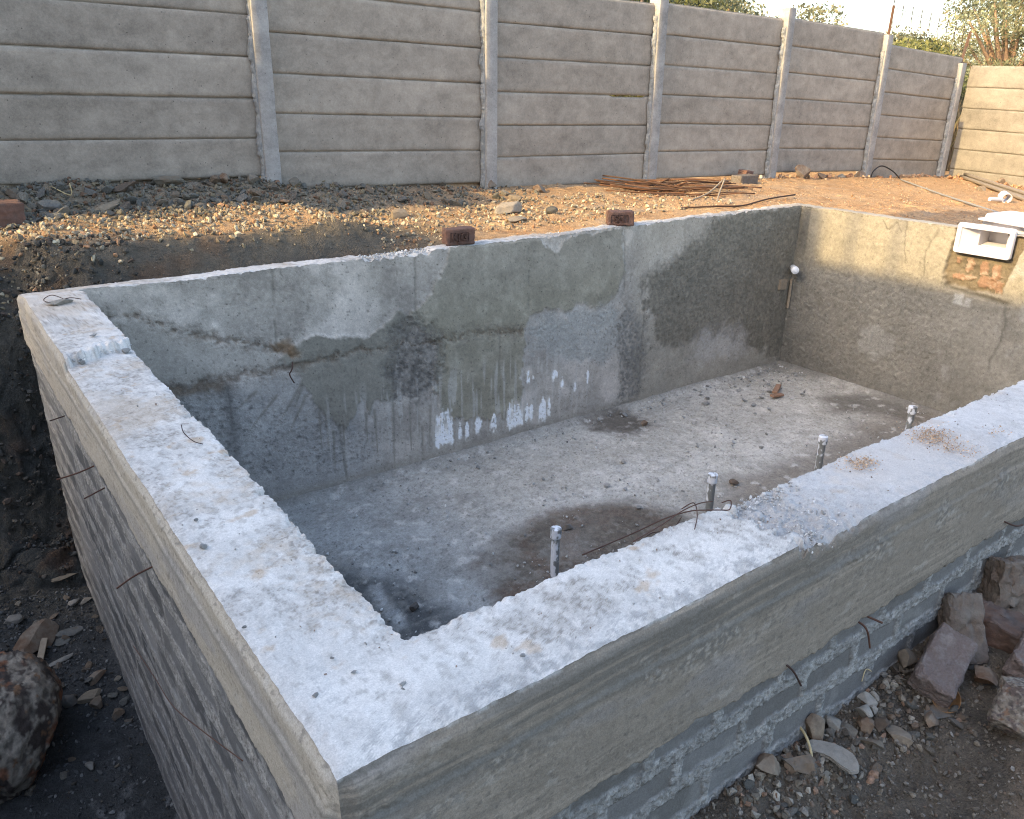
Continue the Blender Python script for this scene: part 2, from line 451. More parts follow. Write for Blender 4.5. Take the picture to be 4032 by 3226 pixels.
def rim_colour(B, t):
    x, y = B[..., 0], B[..., 1]
    a = fbm(B, 6, 4, 300); b = fbm(B, 28, 4, 310, .6); c2 = fbm(B, 2.2, 3, 320); f = fbm(B, 95, 3, 330, .7); g = fbm(B * np.array([1, 1, 1]), 210, 2, 335)
    w_ = fbm(B, 3.3, 4, 345, .6); fl = fbm(B * np.array([1.0, .55, 1]), 42, 3, 346, .7)
    c = np.zeros(B.shape) + np.array([.60, .60, .595])
    c = mixc(c, [.69, .69, .685], sst(-.15, .35, a + .4 * b))
    c = mixc(c, [.47, .46, .445], sst(-.05, .5, w_ + .35 * b) * .65)
    c = mixc(c, [.40, .39, .375], sst(.12, .45, fl + .4 * w_ + .2 * b) * .6)
    c = mixc(c, [.29, .28, .265], sst(.25, .5, f + .5 * fl) * sst(-.1, .3, w_ + .3 * b) * .75)
    c = mixc(c, [.74, .74, .735], sst(.2, .5, -fl + .3 * b) * .5)
    c = mixc(c, [.50, .42, .33], sst(.0, .5, c2 + .4 * b) * .5)
    c = mixc(c, [.46, .34, .22], sst(.42, .66, fbm(B, 10, 4, 340, .6)) * .55)
    c = mixc(c, [.22, .20, .18], sst(.52, .62, fbm(B, 60, 2, 341)) * sst(.0, .3, w_) * .6)
    c = c * np.array([.945, .90, .845])
    # worn grey along the outer (south) edge
    c = mixc(c, [.34, .332, .32], sst(.5, .05, t) * sst(-.2, .3, b + .7 * f) * np.where((y < 1.2) & (x > .4), .75, .25))
    ry = np.where((y < 1.2), sst(1.50, 1.56, x), 0)
    c = mixc(c, [.37, .365, .36], ry * sst(2.1, 1.6, x + .2 * b) * .75)
    c = mixc(c, [.50, .485, .48], ry * sst(1.6, 2.1, x) * .55)
    return c

def block_pattern(s, z, zb, B, pitch, length, seed, vj=1.0):
    """returns mortar mask, block tone"""
    wz = z + .012 * fbm(B, 5, 3, seed) + .004 * fbm(B, 30, 2, seed + 5)
    ws = s + .012 * fbm(B, 6, 2, seed + 9)
    k = np.floor(-(wz - zb) / pitch)
    fz = -(wz - zb) / pitch - k
    ph = (k * 47.31) % 1.0
    q = ws / length + np.where(k % 2 == 0, 0, .5) + .12 * ph
    kx = np.floor(q); fx = q - kx
    rough = .10 * fbm(B, 22, 3, seed + 20) + (0 if vj > .9 else .17) * fbm(B * np.array([1, 1, 3.0]), 4.2, 4, seed + 30, .65)
    mj = sst(.60, .68, fz + rough) + sst(.06, 0, fz)
    mv = sst(.09, .05, np.minimum(fx, 1 - fx) + .25 * rough)
    m = np.clip(mj + mv * vj, 0, 1)
    tone = np.abs(np.sin(kx * 12.9898 + k * 78.233) * 43758.5453) % 1.0
    return m, tone

def outer_face(name, a, b, svals, zvals, side):
    """a->b along the wall's foot line; west or south face"""
    a = np.array(a); b = np.array(b); L = np.linalg.norm(b - a)
    S, ZZ = np.meshgrid(svals, zvals, indexing='ij')
    xy = a + (b - a) * (S / L)[..., None]
    B = np.concatenate([xy, ZZ[..., None]], -1)
    D = disp(B, -ZZ)
    n = np.array([0., -1, 0]) if side == 's' else np.array([-1., 0, 0])
    zb0 = -.245 if side == 'w' else -.345
    zb = zb0 + .016 * fbm(B * [1, 1, 0], 2.3, 3, 400) + .012 * fbm(B * [1, 1, 0], 12, 3, 405) + .008 * fbm(B * [1, 1, .5], 40, 2, 406)
    band = sst(-.006, .006, ZZ - zb)
    pitch = .115 if side == 's' else .150
    m, tone = block_pattern(S, ZZ, np.zeros_like(ZZ) + zb0 + .02, B, pitch, .235, 410 if side == 's' else 450, 1.0 if side == 's' else .6)
    stre = fbm(B * [.9, .9, 34], 1.9, 4, 420, .65)
    cl = fbm(B, 3.2, 4, 430); fn = fbm(B, 22, 3, 435); hn = fbm(B, 70, 2, 436)
    out = band * .012 + (1 - band) * (1.0 if side == 's' else .5) * (m * (.004 + .005 * np.clip(fbm(B, 62, 3, 440, .75), -.8, 1.2) + .0035 * fbm(B, 140, 2, 441)) + (1 - m) * (.001 * fn))
    ridge_z = -.105 if side == 's' else -.085
    step = sst(ridge_z + .004, ridge_z - .004, ZZ + .004 * fn)
    out += band * step * .005 + band * .0005 * stre + band * .0010 * fn
    lum = band * sst(.3, .6, fbm(B, 9, 3, 445)) * np.exp(-((ZZ - ridge_z) / .05) ** 2) * .004
    out -= lum * np.clip(fbm(B, 45, 2, 447), -1, 1) * 1.5
    fade = sst(0, -.03, ZZ) * sst(0, .03, (L - S) if side == 'w' else S)
    P = B + D + n * (out * fade)[..., None]
    bc = np.zeros(B.shape) + (np.array([.43, .39, .325]) if side == 'w' else np.array([.325, .292, .245]))
    bc = mixc(bc, [.25, .226, .19] if side == 's' else [.33, .30, .255], sst(-.1, .45, stre + .8 * cl) * .55)
    bc = mixc(bc, [.42, .375, .315] if side == 's' else [.50, .455, .385], sst(.05, .5, -stre + .8 * cl) * .6)
    bc = mixc(bc, [.32, .315, .315], sst(.15, .55, fbm(B * [1, 1, 3], 2.1, 4, 433)) * .55)
    bc = mixc(bc, [.16, .15, .135], sst(.28, .5, fbm(B, 60, 3, 437, .7) + .25 * cl) * .55)
    bc = mixc(bc, [.46, .44, .40], sst(.35, .6, fbm(B * [1, 1, 2], 12, 4, 438, .65)) * .5)
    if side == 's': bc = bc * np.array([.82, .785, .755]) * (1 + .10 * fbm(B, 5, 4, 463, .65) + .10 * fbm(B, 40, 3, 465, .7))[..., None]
    if side == 's':
        bc = mixc(bc, [.165, .152, .132], sst(.10, .04, np.abs(ZZ + .05)) * sst(2.0, .7, S) * sst(-.5, .05, stre + .5 * cl) * .85)
        agg = sst(.05, .4, fbm(B * [1, 1, 1.6], 6, 3, 448)) * np.exp(-((ZZ + .13 + .03 * cl) / .05) ** 2)
        bc = mixc(bc, [.17, .16, .145], agg * sst(-.1, .3, fbm(B, 75, 2, 449)) * .8); bc = mixc(bc, [.40, .375, .335], agg * sst(.1, .4, -fbm(B, 75, 2, 449)) * .6)
        bc = mixc(bc, [.15, .145, .13], np.exp(-((ZZ - ridge_z) / .008) ** 2) * sst(2.8, 1.0, S) * .7)
    else:
        bc = mixc(bc, [.22, .21, .185], np.exp(-((ZZ - ridge_z + .01) / .012) ** 2) * .6)
    kc = np.zeros(B.shape) + (np.array([.146, .139, .130]) if side == 's' else np.array([.128, .130, .133]))
    kc = mixc(kc, [.205, .203, .20], tone * .8)
    if side == 'w': kc = kc * (.72 + .6 * tone)[..., None]
    kc = mixc(kc, [.135, .13, .118], sst(.1, .5, cl) * .5)
    mc = mixc(np.zeros(B.shape) + np.array([.285, .278, .262]), [.41, .40, .38], sst(-.1, .4, fn + .5 * hn))
    mc = mixc(mc, [.15, .145, .135], sst(.10, .42, hn + .4 * fbm(B, 150, 2, 439)) * .8)
    lw = mixc(kc, [0, 0, 0], m * 0) * (1 - m[..., None]) + mc * m[..., None]
    sm = sst(.35, .62, fbm(B * [1, 1, 1], 7, 3, 460)) * .5 if side == 's' else sst(.15, .5, fbm(B * [1, 1, 4.5], 5, 4, 460, .6)) * .6
    lw = mixc(lw, [.255, .248, .235], sm)
    c = bc * band[..., None] + lw * (1 - band)[..., None]
    rag = sst(.022, .002, np.abs(ZZ - zb + .008)) * (1 - band)
    c = mixc(c, [.31, .31, .30], rag * sst(-.1, .4, fn) * .6)
    c = mixc(c, [.55, .55, .54], sst(-.012, -.001, ZZ) * sst(.0, .5, fn) * .6)
    if side == 'w':
        lw = mixc(lw, [.37, .375, .37], (1 - band) * sst(.22, .5, fbm(B * [1, 1, 4], 4.5, 4, 462, .68)) * .5); lw = mixc(lw, [.115, .117, .12], (1 - band) * sst(.2, .5, -fbm(B * [1, 1, 3], 4.4, 4, 464, .65)) * .45)
        c = bc * band[..., None] + lw * (1 - band)[..., None]
    al = band * .5 + (1 - band) * ((.5 + 1.4 * m) if side == 's' else (.4 + .6 * m))
    return grid_mesh(name, P, c, al), band

def rim_strip(name, i, svals, nt, hole=None):
    o0 = np.array(O[i]); o1 = np.array(O[(i + 1) % 4]); i0 = np.array(I[i]); i1 = np.array(I[(i + 1) % 4])
    T = np.linspace(0, 1, nt)
    S, TT = np.meshgrid(svals, T, indexing='ij')
    po = o0 + (o1 - o0) * S[..., None]; pi = i0 + (i1 - i0) * S[..., None]
    xy = po + (pi - po) * TT[..., None]
    B = np.concatenate([xy, np.zeros_like(S)[..., None]], -1)
    th = np.linalg.norm(pi - po, axis=-1)
    D = disp(B, np.minimum(TT, 1 - TT) * np.minimum(th, .25))
    c = rim_colour(B, TT)
    if i == 1: c = mixc(c, [.25, .235, .20], np.full(S.shape, .8))      # no lime on the far wall
    if i == 2: c = c * (.93 - .22 * sst(2.9, 5.5, B[..., 0]))[..., None]
    keep = None
    if hole is not None:
        keep = ~((B[..., 1] > hole[0]) & (B[..., 1] < hole[1]))
    return grid_mesh(name, B + D, c, np.ones(S.shape) * 1.1, keep)

def inner_face(name, i, svals, zvals, painter, hole=None):
    i0 = np.array(I[i]); i1 = np.array(I[(i + 1) % 4])
    S, ZZ = np.meshgrid(svals, zvals, indexing='ij')
    xy = i0 + (i1 - i0) * S[..., None]
    B = np.concatenate([xy, ZZ[..., None]], -1)
    D = disp(B, -ZZ)
    n = [np.array([0., 1, 0]), np.array([-1., 0, 0]), np.array([0., -1, 0]), np.array([1., 0, 0])][i]
    col, out, al = painter(B)
    P = B + D + n * (out * sst(0, -.025, ZZ))[..., None]
    keep = None
    if hole is not None:
        keep = ~((B[..., 1] > hole[0]) & (B[..., 1] < hole[1]) & (ZZ > hole[2]))
    return grid_mesh(name, P, col, al, keep)

# --- paint of the long north wall, coordinates (x, z)
PL1 = [(2.8, .03), (3.43, .03), (3.55, -.08), (3.66, -.11), (3.77, -.02), (4.25, .0), (4.31, -.3), (4.27, -.48), (4.12, -.57), (3.44, -.53), (3.36, -.64), (3.38, -.75), (3.34, -1.22), (3.19, -1.3), (2.65, -1.18), (2.62, -.81), (2.64, -.62), (2.5, -.48), (2.44, -.40), (2.6, -.29), (2.69, -.17)]
PL2 = [(2.37, -.36), (2.50, -.45), (2.35, -.57), (2.3, -.96), (2.0, -1.01), (1.83, -.98), (1.78, -.85), (1.7, -.69), (1.66, -.60), (1.58, -.54), (1.66, -.46), (1.80, -.42), (2.1, -.50), (2.25, -.47), (2.33, -.38)]
PL3 = [(4.52, -.44), (4.77, -.32), (5.19, -.17), (5.29, -.05), (5.6, .03), (6.5, .04), (6.72, -.95), (6.54, -1.5), (5.44, -1.02), (4.85, -1.07), (4.68, -.97), (4.59, -.68)]
DARK = [(2.4, -.42), (2.58, -.47), (2.66, -.62), (2.68, -.82), (2.63, -.99), (2.45, -1.02), (2.26, -.93), (2.23, -.7), (2.28, -.52)]
LROUGH = [(3.4, -.64), (3.57, -.6), (3.94, -.58), (4.23, -.60), (4.3, -.91), (4.16, -1.04), (3.67, -.91), (3.44, -.76)]
DCOL = [(4.24, -.78), (4.40, -.62), (4.55, -.78), (4.6, -1.04), (4.55, -1.5), (4.32, -1.47), (4.33, -1.07)]
LPATCH = [(5.2, -1.07), (5.31, -.96), (5.82, -1.04), (5.94, -1.29), (5.48, -1.27), (5.16, -1.21)]
ROUGHLOW = [(.60, -.55), (.94, -.62), (1.25, -.66), (1.3, -.72), (1.57, -.85), (1.86, -1.04), (2.06, -1.09), (2.18, -1.33), (1.97, -1.34), (1.65, -1.32), (1.41, -1.25), (1.25, -1.2), (.6, -1.2)]
WHITES = [(2.61, 2.76, -1.16, -1.38), (2.80, 2.83, -1.2, -1.36), (2.86, 2.89, -1.2, -1.37), (2.94, 3.0, -1.2, -1.34), (3.07, 3.13, -1.22, -1.36), (3.22, 3.37, -1.22, -1.38), (3.39, 3.42, -1.18, -1.35), (3.43, 3.46, -1.19, -1.34), (3.52, 3.59, -1.17, -1.39), (3.6, 3.63, -1.17, -1.36), (3.4, 3.425, -.93, -1.05), (3.45, 3.47, -.98, -1.06), (3.72, 3.75, -1.05, -1.17), (3.86, 3.88, -1.1, -1.22), (3.98, 4.0, -1.02, -1.18), (3.64, 3.69, -1.0, -1.07)]
SEAMA = [(.62, -.13), (.82, -.16), (.93, -.23), (1.09, -.3), (1.25, -.36), (1.53, -.46), (1.68, -.53)]
SEAMB = [(.6, -.60), (.9, -.6), (1.25, -.6), (1.69, -.6), (2.02, -.58), (2.22, -.59), (2.66, -.61), (2.89, -.6), (3.34, -.66)]
BROWN = [(1.54, -.43), (1.61, -.42), (1.68, -.47), (1.69, -.54), (1.57, -.48)]
VSEAM = [((1.58, 0), (1.56, -.46)), ((2.5, 0), (2.49, -.37)), ((3.39, -.06), (3.4, -.5)), ((3.15, -.64), (3.15, -1.14)), ((4.29, 0), (4.33, -.53)), ((4.56, -.5), (4.56, -1.45)), ((1.25, -.65), (1.25, -1.08)), ((1.91, -1.05), (1.94, -1.51)), ((2.51, -1.2), (2.51, -1.47)), ((5.26, 0), (5.27, -.42)), ((.75, -.2), (.75, -.6))]
DRIPS = [((1.71, -.69), (1.54, -.92)), ((1.69, -.74), (1.63, -.86)), ((1.71, -.8), (1.59, -1.01)), ((1.79, -.86), (1.78, -1.2)), ((1.84, -.87), (1.83, -1.2)), ((1.94, -.96), (1.94, -1.51)), ((1.92, -.95), (1.92, -1.1)), ((1.99, -.96), (1.95, -1.08)), ((1.53, -.76), (1.35, -.94)), ((1.41, -.71), (1.29, -.79)), ((1.87, -1.08), (1.86, -1.37)), ((2.3, -.89), (2.29, -1.47)), ((2.58, -1.06), (2.56, -1.41)), ((2.75, -1.22), (2.76, -1.44)), ((2.67, -1.14), (2.68, -1.4)), ((2.1, -1.0), (2.1, -1.22)), ((2.16, -1.0), (2.17, -1.3)), ((2.42, -1.02), (2.42, -1.35)), ((2.48, -1.02), (2.49, -1.28))]

def north_paint(B):
    x, z = B[..., 0], B[..., 2]
    a = fbm(B, 2.0, 4, 500); b = fbm(B, 8, 4, 505); f = fbm(B, 30, 3, 510); g = fbm(B, 75, 2, 515)
    vs = fbm(B * [1, 1, .12], 14, 3, 520)                              # vertical trickle pattern
    wx = x + .035 * b + .014 * f; wz = z + .032 * fbm(B, 9, 3, 525) + .012 * fbm(B, 35, 2, 526)
    c = np.zeros(B.shape) + np.array([.250, .248, .242])
    c = mixc(c, [.335, .330, .325], sst(-.05, .45, a + .4 * b))
    c = mixc(c, [.20, .198, .193], sst(.1, .6, -a + .4 * f))
    low = sst(-.55, -.75, z) * sst(2.4, 1.9, x)
    c = mixc(c, [.215, .225, .235], low * .7)
    c = mixc(c, [.26, .255, .235], sst(4.2, 4.6, x) * .6)
    out = .002 * b + .001 * f
    al = np.zeros(x.shape) + .8
    # smooth left panel under the crooked seam
    sm = sst(.02, -.02, polyd(wx, wz, [(.5, -.15), (.93, -.24), (1.25, -.37), (1.54, -.47), (1.62, -.56), (1.2, -.57), (.5, -.56)]))
    c = mixc(c, [.225, .225, .218], sm * .7); al -= .3 * sm
    # plaster coats
    trick = .10 * np.clip(vs, -1, 1)
    d1 = polyd(wx, wz + trick * sst(-.9, -1.2, z), PL1)
    m1 = sst(.012, -.012, d1)
    p1c = mixc(np.zeros(B.shape) + np.array([.178, .178, .158]), [.212, .212, .190], sst(-.2, .5, b))
    p1c = mixc(p1c, [.20, .20, .195], sst(-.5, -.1, z) * .5)
    c = c * (1 - m1[..., None]) + p1c * m1[..., None]
    out += m1 * .006 + .004 * np.exp(-(d1 / .012) ** 2); al = al * (1 - m1) + m1 * .35
    d2 = polyd(wx, wz + trick * 1.2 * sst(-.7, -.95, z), PL2)
    m2 = sst(.012, -.012, d2)
    c = mixc(c, [.168, .170, .160], m2); out += m2 * .005 + .004 * np.exp(-(d2 / .012) ** 2); al = al * (1 - m2) + m2 * .3
    rr_ = fbm(B, 60, 3, 571, .7)
    m3 = sst(.07, -.05, polyd(wx + .10 * b + .03 * f, wz + .09 * b + .05 * a, PL3))
    c3 = mixc(np.zeros(B.shape) + np.array([.166, .164, .150]), [.128, .129, .120], sst(-.5, .6, f + .5 * b + .5 * rr_))
    c = c * (1 - m3[..., None]) + c3 * m3[..., None]
    out += m3 * (.004 + .006 * fbm(B, 38, 4, 530, .7)); al = al * (1 - m3) + m3 * 2.2
    mr = sst(.06, -.04, polyd(wx + .06 * b, wz + .06 * a, [(4.45, -.5), (4.6, -.75), (5.2, -1.0), (6.5, -1.45), (6.5, -1.6), (4.5, -1.6)])) * (1 - m3)
    c = mixc(c, [.205, .205, .192], mr * .8)
    md = sst(.05, -.05, polyd(wx + .05 * b + .03 * f, wz + .04 * a + .03 * f, DARK)) * (.65 + .35 * sst(-.5, .3, b))
    c = mixc(c, [.112, .114, .114], md * (.5 + .5 * sst(-.4, .4, f)))
    out += md * (-.004 + .009 * fbm(B, 38, 4, 540, .7)); al = al * (1 - md) + md * 2.4
    ml = sst(.07, -.05, polyd(wx + .05 * b + .02 * f, wz + .05 * b, LROUGH))
    c = mixc(c, [.235, .250, .255], ml * .85); out += ml * .006 * fbm(B, 36, 4, 550, .7); al = al * (1 - ml) + ml * 2.0
    mk = sst(.07, -.05, polyd(wx + .05 * b + .02 * f, wz + .05 * a, DCOL))
    c = mixc(c, [.15, .155, .155], mk * (.5 + .5 * sst(-.4, .3, f))); out += mk * .008 * fbm(B, 40, 4, 560, .7); al = al * (1 - mk) + mk * 2.2
    mp = sst(.10, -.08, polyd(wx + .08 * b + .03 * f, wz + .06 * b, LPATCH)) * (.6 + .4 * sst(-.3, .3, f))
    c = mixc(c, [.27, .275, .28], mp * .8)
    mlow = sst(.08, -.05, polyd(wx, wz, ROUGHLOW))
    rr = fbm(B * [1, 1, 1.5], 26, 4, 570, .7)
    c = mixc(c, [.255, .268, .28], mlow * .55 * sst(-.3, .3, -rr)); c = mixc(c, [.115, .12, .125], mlow * sst(.1, .55, rr) * .8)
    out += mlow * .0055 * rr; al = al * (1 - mlow) + mlow * 1.8
    # seams and cracks
    for pts, w, dep in ((SEAMA, .020, .010), (SEAMB, .022, .010)):
        dl = lined(wx, wz + .01 * rr, pts)
        ww = w * (.55 + 1.1 * np.clip(fbm(B, 6, 3, 575) + .3, 0, 1.3))
        m = np.exp(-(dl / ww) ** 2) * sst(-.25, .35, rr + .5 * b + .15)
        c = mixc(c, [.125, .108, .092], m * .7); out -= dep * m
        m2_ = np.exp(-((dl - 1.6 * w) / (1.3 * w)) ** 2) * sst(-.1, .4, rr)
        out += .005 * m2_ * rr; c = mixc(c, [.17, .165, .155], m2_ * .45)
        al += 1.2 * np.exp(-(dl / (2 * w)) ** 2)
    c = mixc(c, [.15, .115, .085], sst(.03, -.02, polyd(wx, wz, BROWN)) * .8)
    c = mixc(c, [.13, .115, .10], np.exp(-(lined(wx, wz, [(.6, -.62), (.9, -.63), (1.25, -.63)]) / .035) ** 2) * .8)
    for pts in VSEAM:
        dl = lined(x + .004 * f, z, pts)
        m = np.exp(-(dl / .008) ** 2) * sst(-.6, .1, b)
        c = mixc(c, [.13, .13, .122], m * .6); out -= .004 * m
    dl = lined(x + .01 * f, z, [(1.25, -.65), (1.25, -1.2)])
    c = mixc(c, [.13, .135, .14], np.exp(-(dl / .03) ** 2) * .6)
    dl = lined(x, z, [(3.4, -.05), (3.4, -.5)])
    out += np.exp(-(dl / .02) ** 2) * .006 * rr; c = mixc(c, [.13, .135, .125], np.exp(-(dl / .02) ** 2) * sst(0, .4, rr) * .7)
    # trickles of slurry and lime
    for p0, p1 in DRIPS:
        dl = lined(x + .003 * f, z, [p0, p1])
        tt = np.clip((z - p0[1]) / (p1[1] - p0[1]), 0, 1)
        w = .012 * (1 - .75 * tt)
        c = mixc(c, [.158, .158, .150], np.exp(-(dl / w) ** 2) * .85)
    fine = sst(.28, .5, fbm(B * [1, 1, .06], 32, 2, 580)) * sst(-.75, -.95, z) * sst(-1.45, -1.25, z) * sst(1.5, 1.7, x) * sst(4.2, 3.9, x)
    c = mixc(c, [.30, .31, .315], fine * .45)
    for x0, x1, z0, z1 in WHITES:
        rag = fbm(B * [1, 1, .10], 42, 2, 590)
        zm = .5 * (z0 + z1); big = (x1 - x0) > .08
        tap = np.clip((z - zm) / (z0 - zm), 0, 1.4) * ((.018 + .5 * (x1 - x0)) if not big else .012)
        m = sst(-.003, .005, np.minimum(x - x0, x1 - x) + .008 * f + .006 * rag - tap * .9) * sst(-.02, .012, z0 + .03 - z + (.10 if big else .03) * rag + .02 * f) * sst(-.02, .012, z - z1 + .03 * f + .03 * rag) * sst(-.75, -.45, g + .4 * f)
        if big: m = m * (1 - .9 * sst(.12, .3, rag) * sst(z1, z0, z))
        c = mixc(c, [.58, .62, .66], m * .92)
    c = mixc(c, [.33, .335, .33], sst(.32, .6, vs) * sst(-.8, -1.0, z) * sst(2.5, 2.7, x) * sst(4.1, 3.8, x) * .55)
    # pale rounded skirt at the foot
    c = mixc(c, [.215, .212, .20], sst(-1.38, -1.44, z) * .6)
    c = mixc(c, [.11, .11, .105], sst(.62, .8, fbm(B, 45, 2, 600)) * .6)
    c = c * np.array([1.60, 1.48, 1.33]); mean = np.array([.33, .32, .295])
    c = mean + 1.22 * (c - mean)
    c = c * (1 + .16 * fbm(B, 3.6, 4, 605, .6) + .14 * fbm(B, 16, 4, 606, .65) + .16 * fbm(B, 55, 3, 607, .7))[..., None]
    return np.clip(c, .05, .9), out * 1.0, al

def east_paint(B):
    y, z = B[..., 1], B[..., 2]
    a = fbm(B, 2.0, 4, 700); b = fbm(B, 7, 4, 705); f = fbm(B, 26, 3, 710)
    wy = y + .02 * b + .01 * f; wz = z + .02 * fbm(B, 9, 3, 715)
    c = np.zeros(B.shape) + np.array([.270, .258, .228])
    c = mixc(c, [.33, .315, .28], sst(-.1, .5, a + .3 * b))
    c = mixc(c, [.225, .217, .195], sst(.0, .6, b + .3 * f) * .55)
    up = sst(-.60, -.42, z + .04 * b)  # upper zone painted paler and warmer where the sun patch falls
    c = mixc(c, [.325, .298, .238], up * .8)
    rough = sst(-.35, -.6, z) * sst(2.6, 3.2, y)
    out = .003 * b + (.4 + .6 * rough) * .010 * fbm(B, 30, 4, 720, .72) + .002 * f
    al = .8 + rough * 1.5
    c = mixc(c, [.20, .195, .178], rough * sst(0, .6, f) * .35)
    lp = sst(.02, -.02, polyd(wy, wz, [(3.65, -.95), (3.49, -.89), (3.32, -.97), (3.32, -1.08), (3.47, -1.2), (3.64, -1.14)]))
    c = mixc(c, [.40, .395, .37], lp * .85)
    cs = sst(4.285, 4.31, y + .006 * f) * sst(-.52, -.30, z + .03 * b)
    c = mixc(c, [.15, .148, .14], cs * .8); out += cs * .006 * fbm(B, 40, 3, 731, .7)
    c = mixc(c, [.30, .295, .275], sst(-.45, -.6, z) * .25)  # paler below the sun edge, lifting the shaded part
    c = mixc(c, [.38, .38, .365], sst(.3, .6, fbm(B * [1, 1, .5], 9, 3, 730)) * sst(3.4, 2.8, y) * .5)
    for cr in ([(3.62, -.02), (3.56, -.10), (3.50, -.03), (3.45, -.10)], [(3.42, -.0), (3.40, -.2), (3.36, -.34)], [(3.15, -.05), (3.22, -.22), (3.20, -.4), (3.24, -.55)]):
        dl = lined(y + .012 * f, z + .01 * b, cr); m_ = np.exp(-(dl / .006) ** 2); c = mixc(c, [.13, .12, .10], m_ * .6); out -= .004 * m_
    # chase cut for the skimmer, patched with brown mortar and broken brick
    SK = [(3.02, .1), (3.03, -.19), (3.05, -.41), (3.02, -.45), (2.60, -.45), (2.57, -.22), (2.50, -.05), (2.50, .1)]
    ds = polyd(wy, wz, SK); ms = sst(.01, -.01, ds)
    mort = mixc(np.zeros(B.shape) + np.array([.20, .165, .115]), [.155, .13, .095], sst(-.2, .4, b))
    c = c * (1 - ms[..., None]) + mort * ms[..., None]
    out += ms * (-.03 + .006 * fbm(B * [1, 1, 3], 14, 3, 740)); al = al * (1 - ms) + ms * 1.5
    for (y0, z0, ry, rz) in [(2.875, -.27, .035, .05), (2.765, -.275, .035, .055), (2.67, -.295, .035, .065), (2.90, -.365, .085, .022), (2.72, -.375, .07, .045), (2.635, -.395, .03, .045), (2.96, -.25, .02, .02)]:
        dd = np.maximum(np.abs((y - y0 + .02 * f + .02 * b) / ry), np.abs((z - z0 + .12 * (y - y0) + .016 * f + .02 * b) / rz)) * .6 + .4 * np.sqrt(((y - y0 + .02 * f) / ry) ** 2 + ((z - z0 + .12 * (y - y0) + .02 * f) / rz) ** 2)
        mb = sst(1.05, .9, dd)
        c = mixc(c, [.30, .19, .13], mb); c = mixc(c, [.40, .34, .27], mb * sst(.1, .5, b + f * .6) * .7)
        out += mb * .012
    shelf = sst(.03, .0, np.abs(z + .475 + .1 * (2.8 - y))) * sst(2.5, 2.56, y) * sst(3.06, 3.0, y)
    c = mixc(c, [.13, .12, .10], shelf * .8); out -= shelf * .012
    wb = sst(.01, -.01, polyd(wy, wz, [(2.93, -.49), (2.86, -.50), (2.85, -.58), (2.92, -.57)])) + sst(.01, -.01, polyd(wy, wz, [(2.84, -.52), (2.79, -.52), (2.79, -.58), (2.84, -.585)]))
    c = mixc(c, [.48, .48, .46], np.clip(wb, 0, 1) * .9)
    c = mixc(c, [.14, .135, .12], np.exp(-(lined(wy, wz, [(2.55, -.5), (2.52, -.75), (2.56, -1.0)]) / .012) ** 2) * .6)
    c = mixc(c, [.11, .105, .095], sst(.6, .8, fbm(B, 40, 2, 750)) * .5)
    c = mixc(c, [.20, .195, .18], sst(-1.25, -1.4, z) * .4)
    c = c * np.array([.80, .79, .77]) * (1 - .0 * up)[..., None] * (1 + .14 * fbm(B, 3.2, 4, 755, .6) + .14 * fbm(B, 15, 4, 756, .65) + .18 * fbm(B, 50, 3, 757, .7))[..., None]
    return np.clip(c, .05, .9), out, al

def plain_paint(B):
    a = fbm(B, 2.5, 4, 800); b = fbm(B, 10, 3, 805)
    c = mixc(np.zeros(B.shape) + np.array([.25, .245, .235]), [.17, .17, .162], sst(-.1, .5, a))
    return c, .004 * b, np.ones(a.shape)

sW = spaced([(0, .25, .01), (.25, .75, .0018), (.75, 1, .0011)])       # O[3] -> O[0]: west wall, fine towards the camera
sS = spaced([(0, .20, .0007), (.20, .46, .0009), (.46, 1, .006)])      # south wall
sE = spaced([(0, .35, .01), (.35, 1, .0025)])
sN = spaced([(0, 1, .0014)])
HOLE = (2.64, 2.965, -.155)
wall_w = empty('wall'); wall_s = empty('wall'); wall_e = empty('wall'); wall_n = empty('wall')
for w_, lb in ((wall_w, 'long low end wall with pale cream band over streaky block courses'), (wall_s, 'side wall with weathered grey band over block courses'), (wall_e, 'far end wall lit gold along its top'), (wall_n, 'long inner wall patched with dark plaster and white drips')):
    pp(w_); w_['label'] = lb
def sub(o, w): o.parent = w; return o
zW = spaced([(-1.95, -.6, .009), (-.6, -.03, .005), (-.03, 0, .0025)])
zS = spaced([(-1.1, -.70, .02), (-.70, -.03, .0032), (-.03, 0, .0025)])
LW = float(np.hypot(0, O[3][1] - O[0][1])); LS = O[1][0] - O[0][0]
me, _ = outer_face('block_face', O[3], O[0], sW * LW, zW, 'w'); sub(link('block_face', me, M['block']), wall_w)
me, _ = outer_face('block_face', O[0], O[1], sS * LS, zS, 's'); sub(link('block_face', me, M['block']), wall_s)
sub(link('rim', rim_strip('rim', 3, sW, 64), M['lime']), wall_w)
sub(link('rim', rim_strip('rim', 0, sS, 64), M['lime']), wall_s)
sub(link('rim', rim_strip('rim', 1, sE, 18, HOLE), M['lime']), wall_e)
sub(link('rim', rim_strip('rim', 2, sN, 26), M['lime']), wall_n)
zI = spaced([(-1.75, -.03, .009), (-.03, 0, .003)])
zC = spaced([(-1.75, -.03, .04), (-.03, 0, .006)])
sub(link('plaster_face', inner_face('plaster_face', 2, sN, zI, north_paint), M['concrete']), wall_n)
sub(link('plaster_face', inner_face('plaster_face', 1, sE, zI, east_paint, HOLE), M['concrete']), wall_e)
sub(link('plaster_face', inner_face('plaster_face', 0, sS, zC, plain_paint), M['concrete']), wall_s)
sub(link('plaster_face', inner_face('plaster_face', 3, sW, zC, plain_paint), M['concrete']), wall_w)
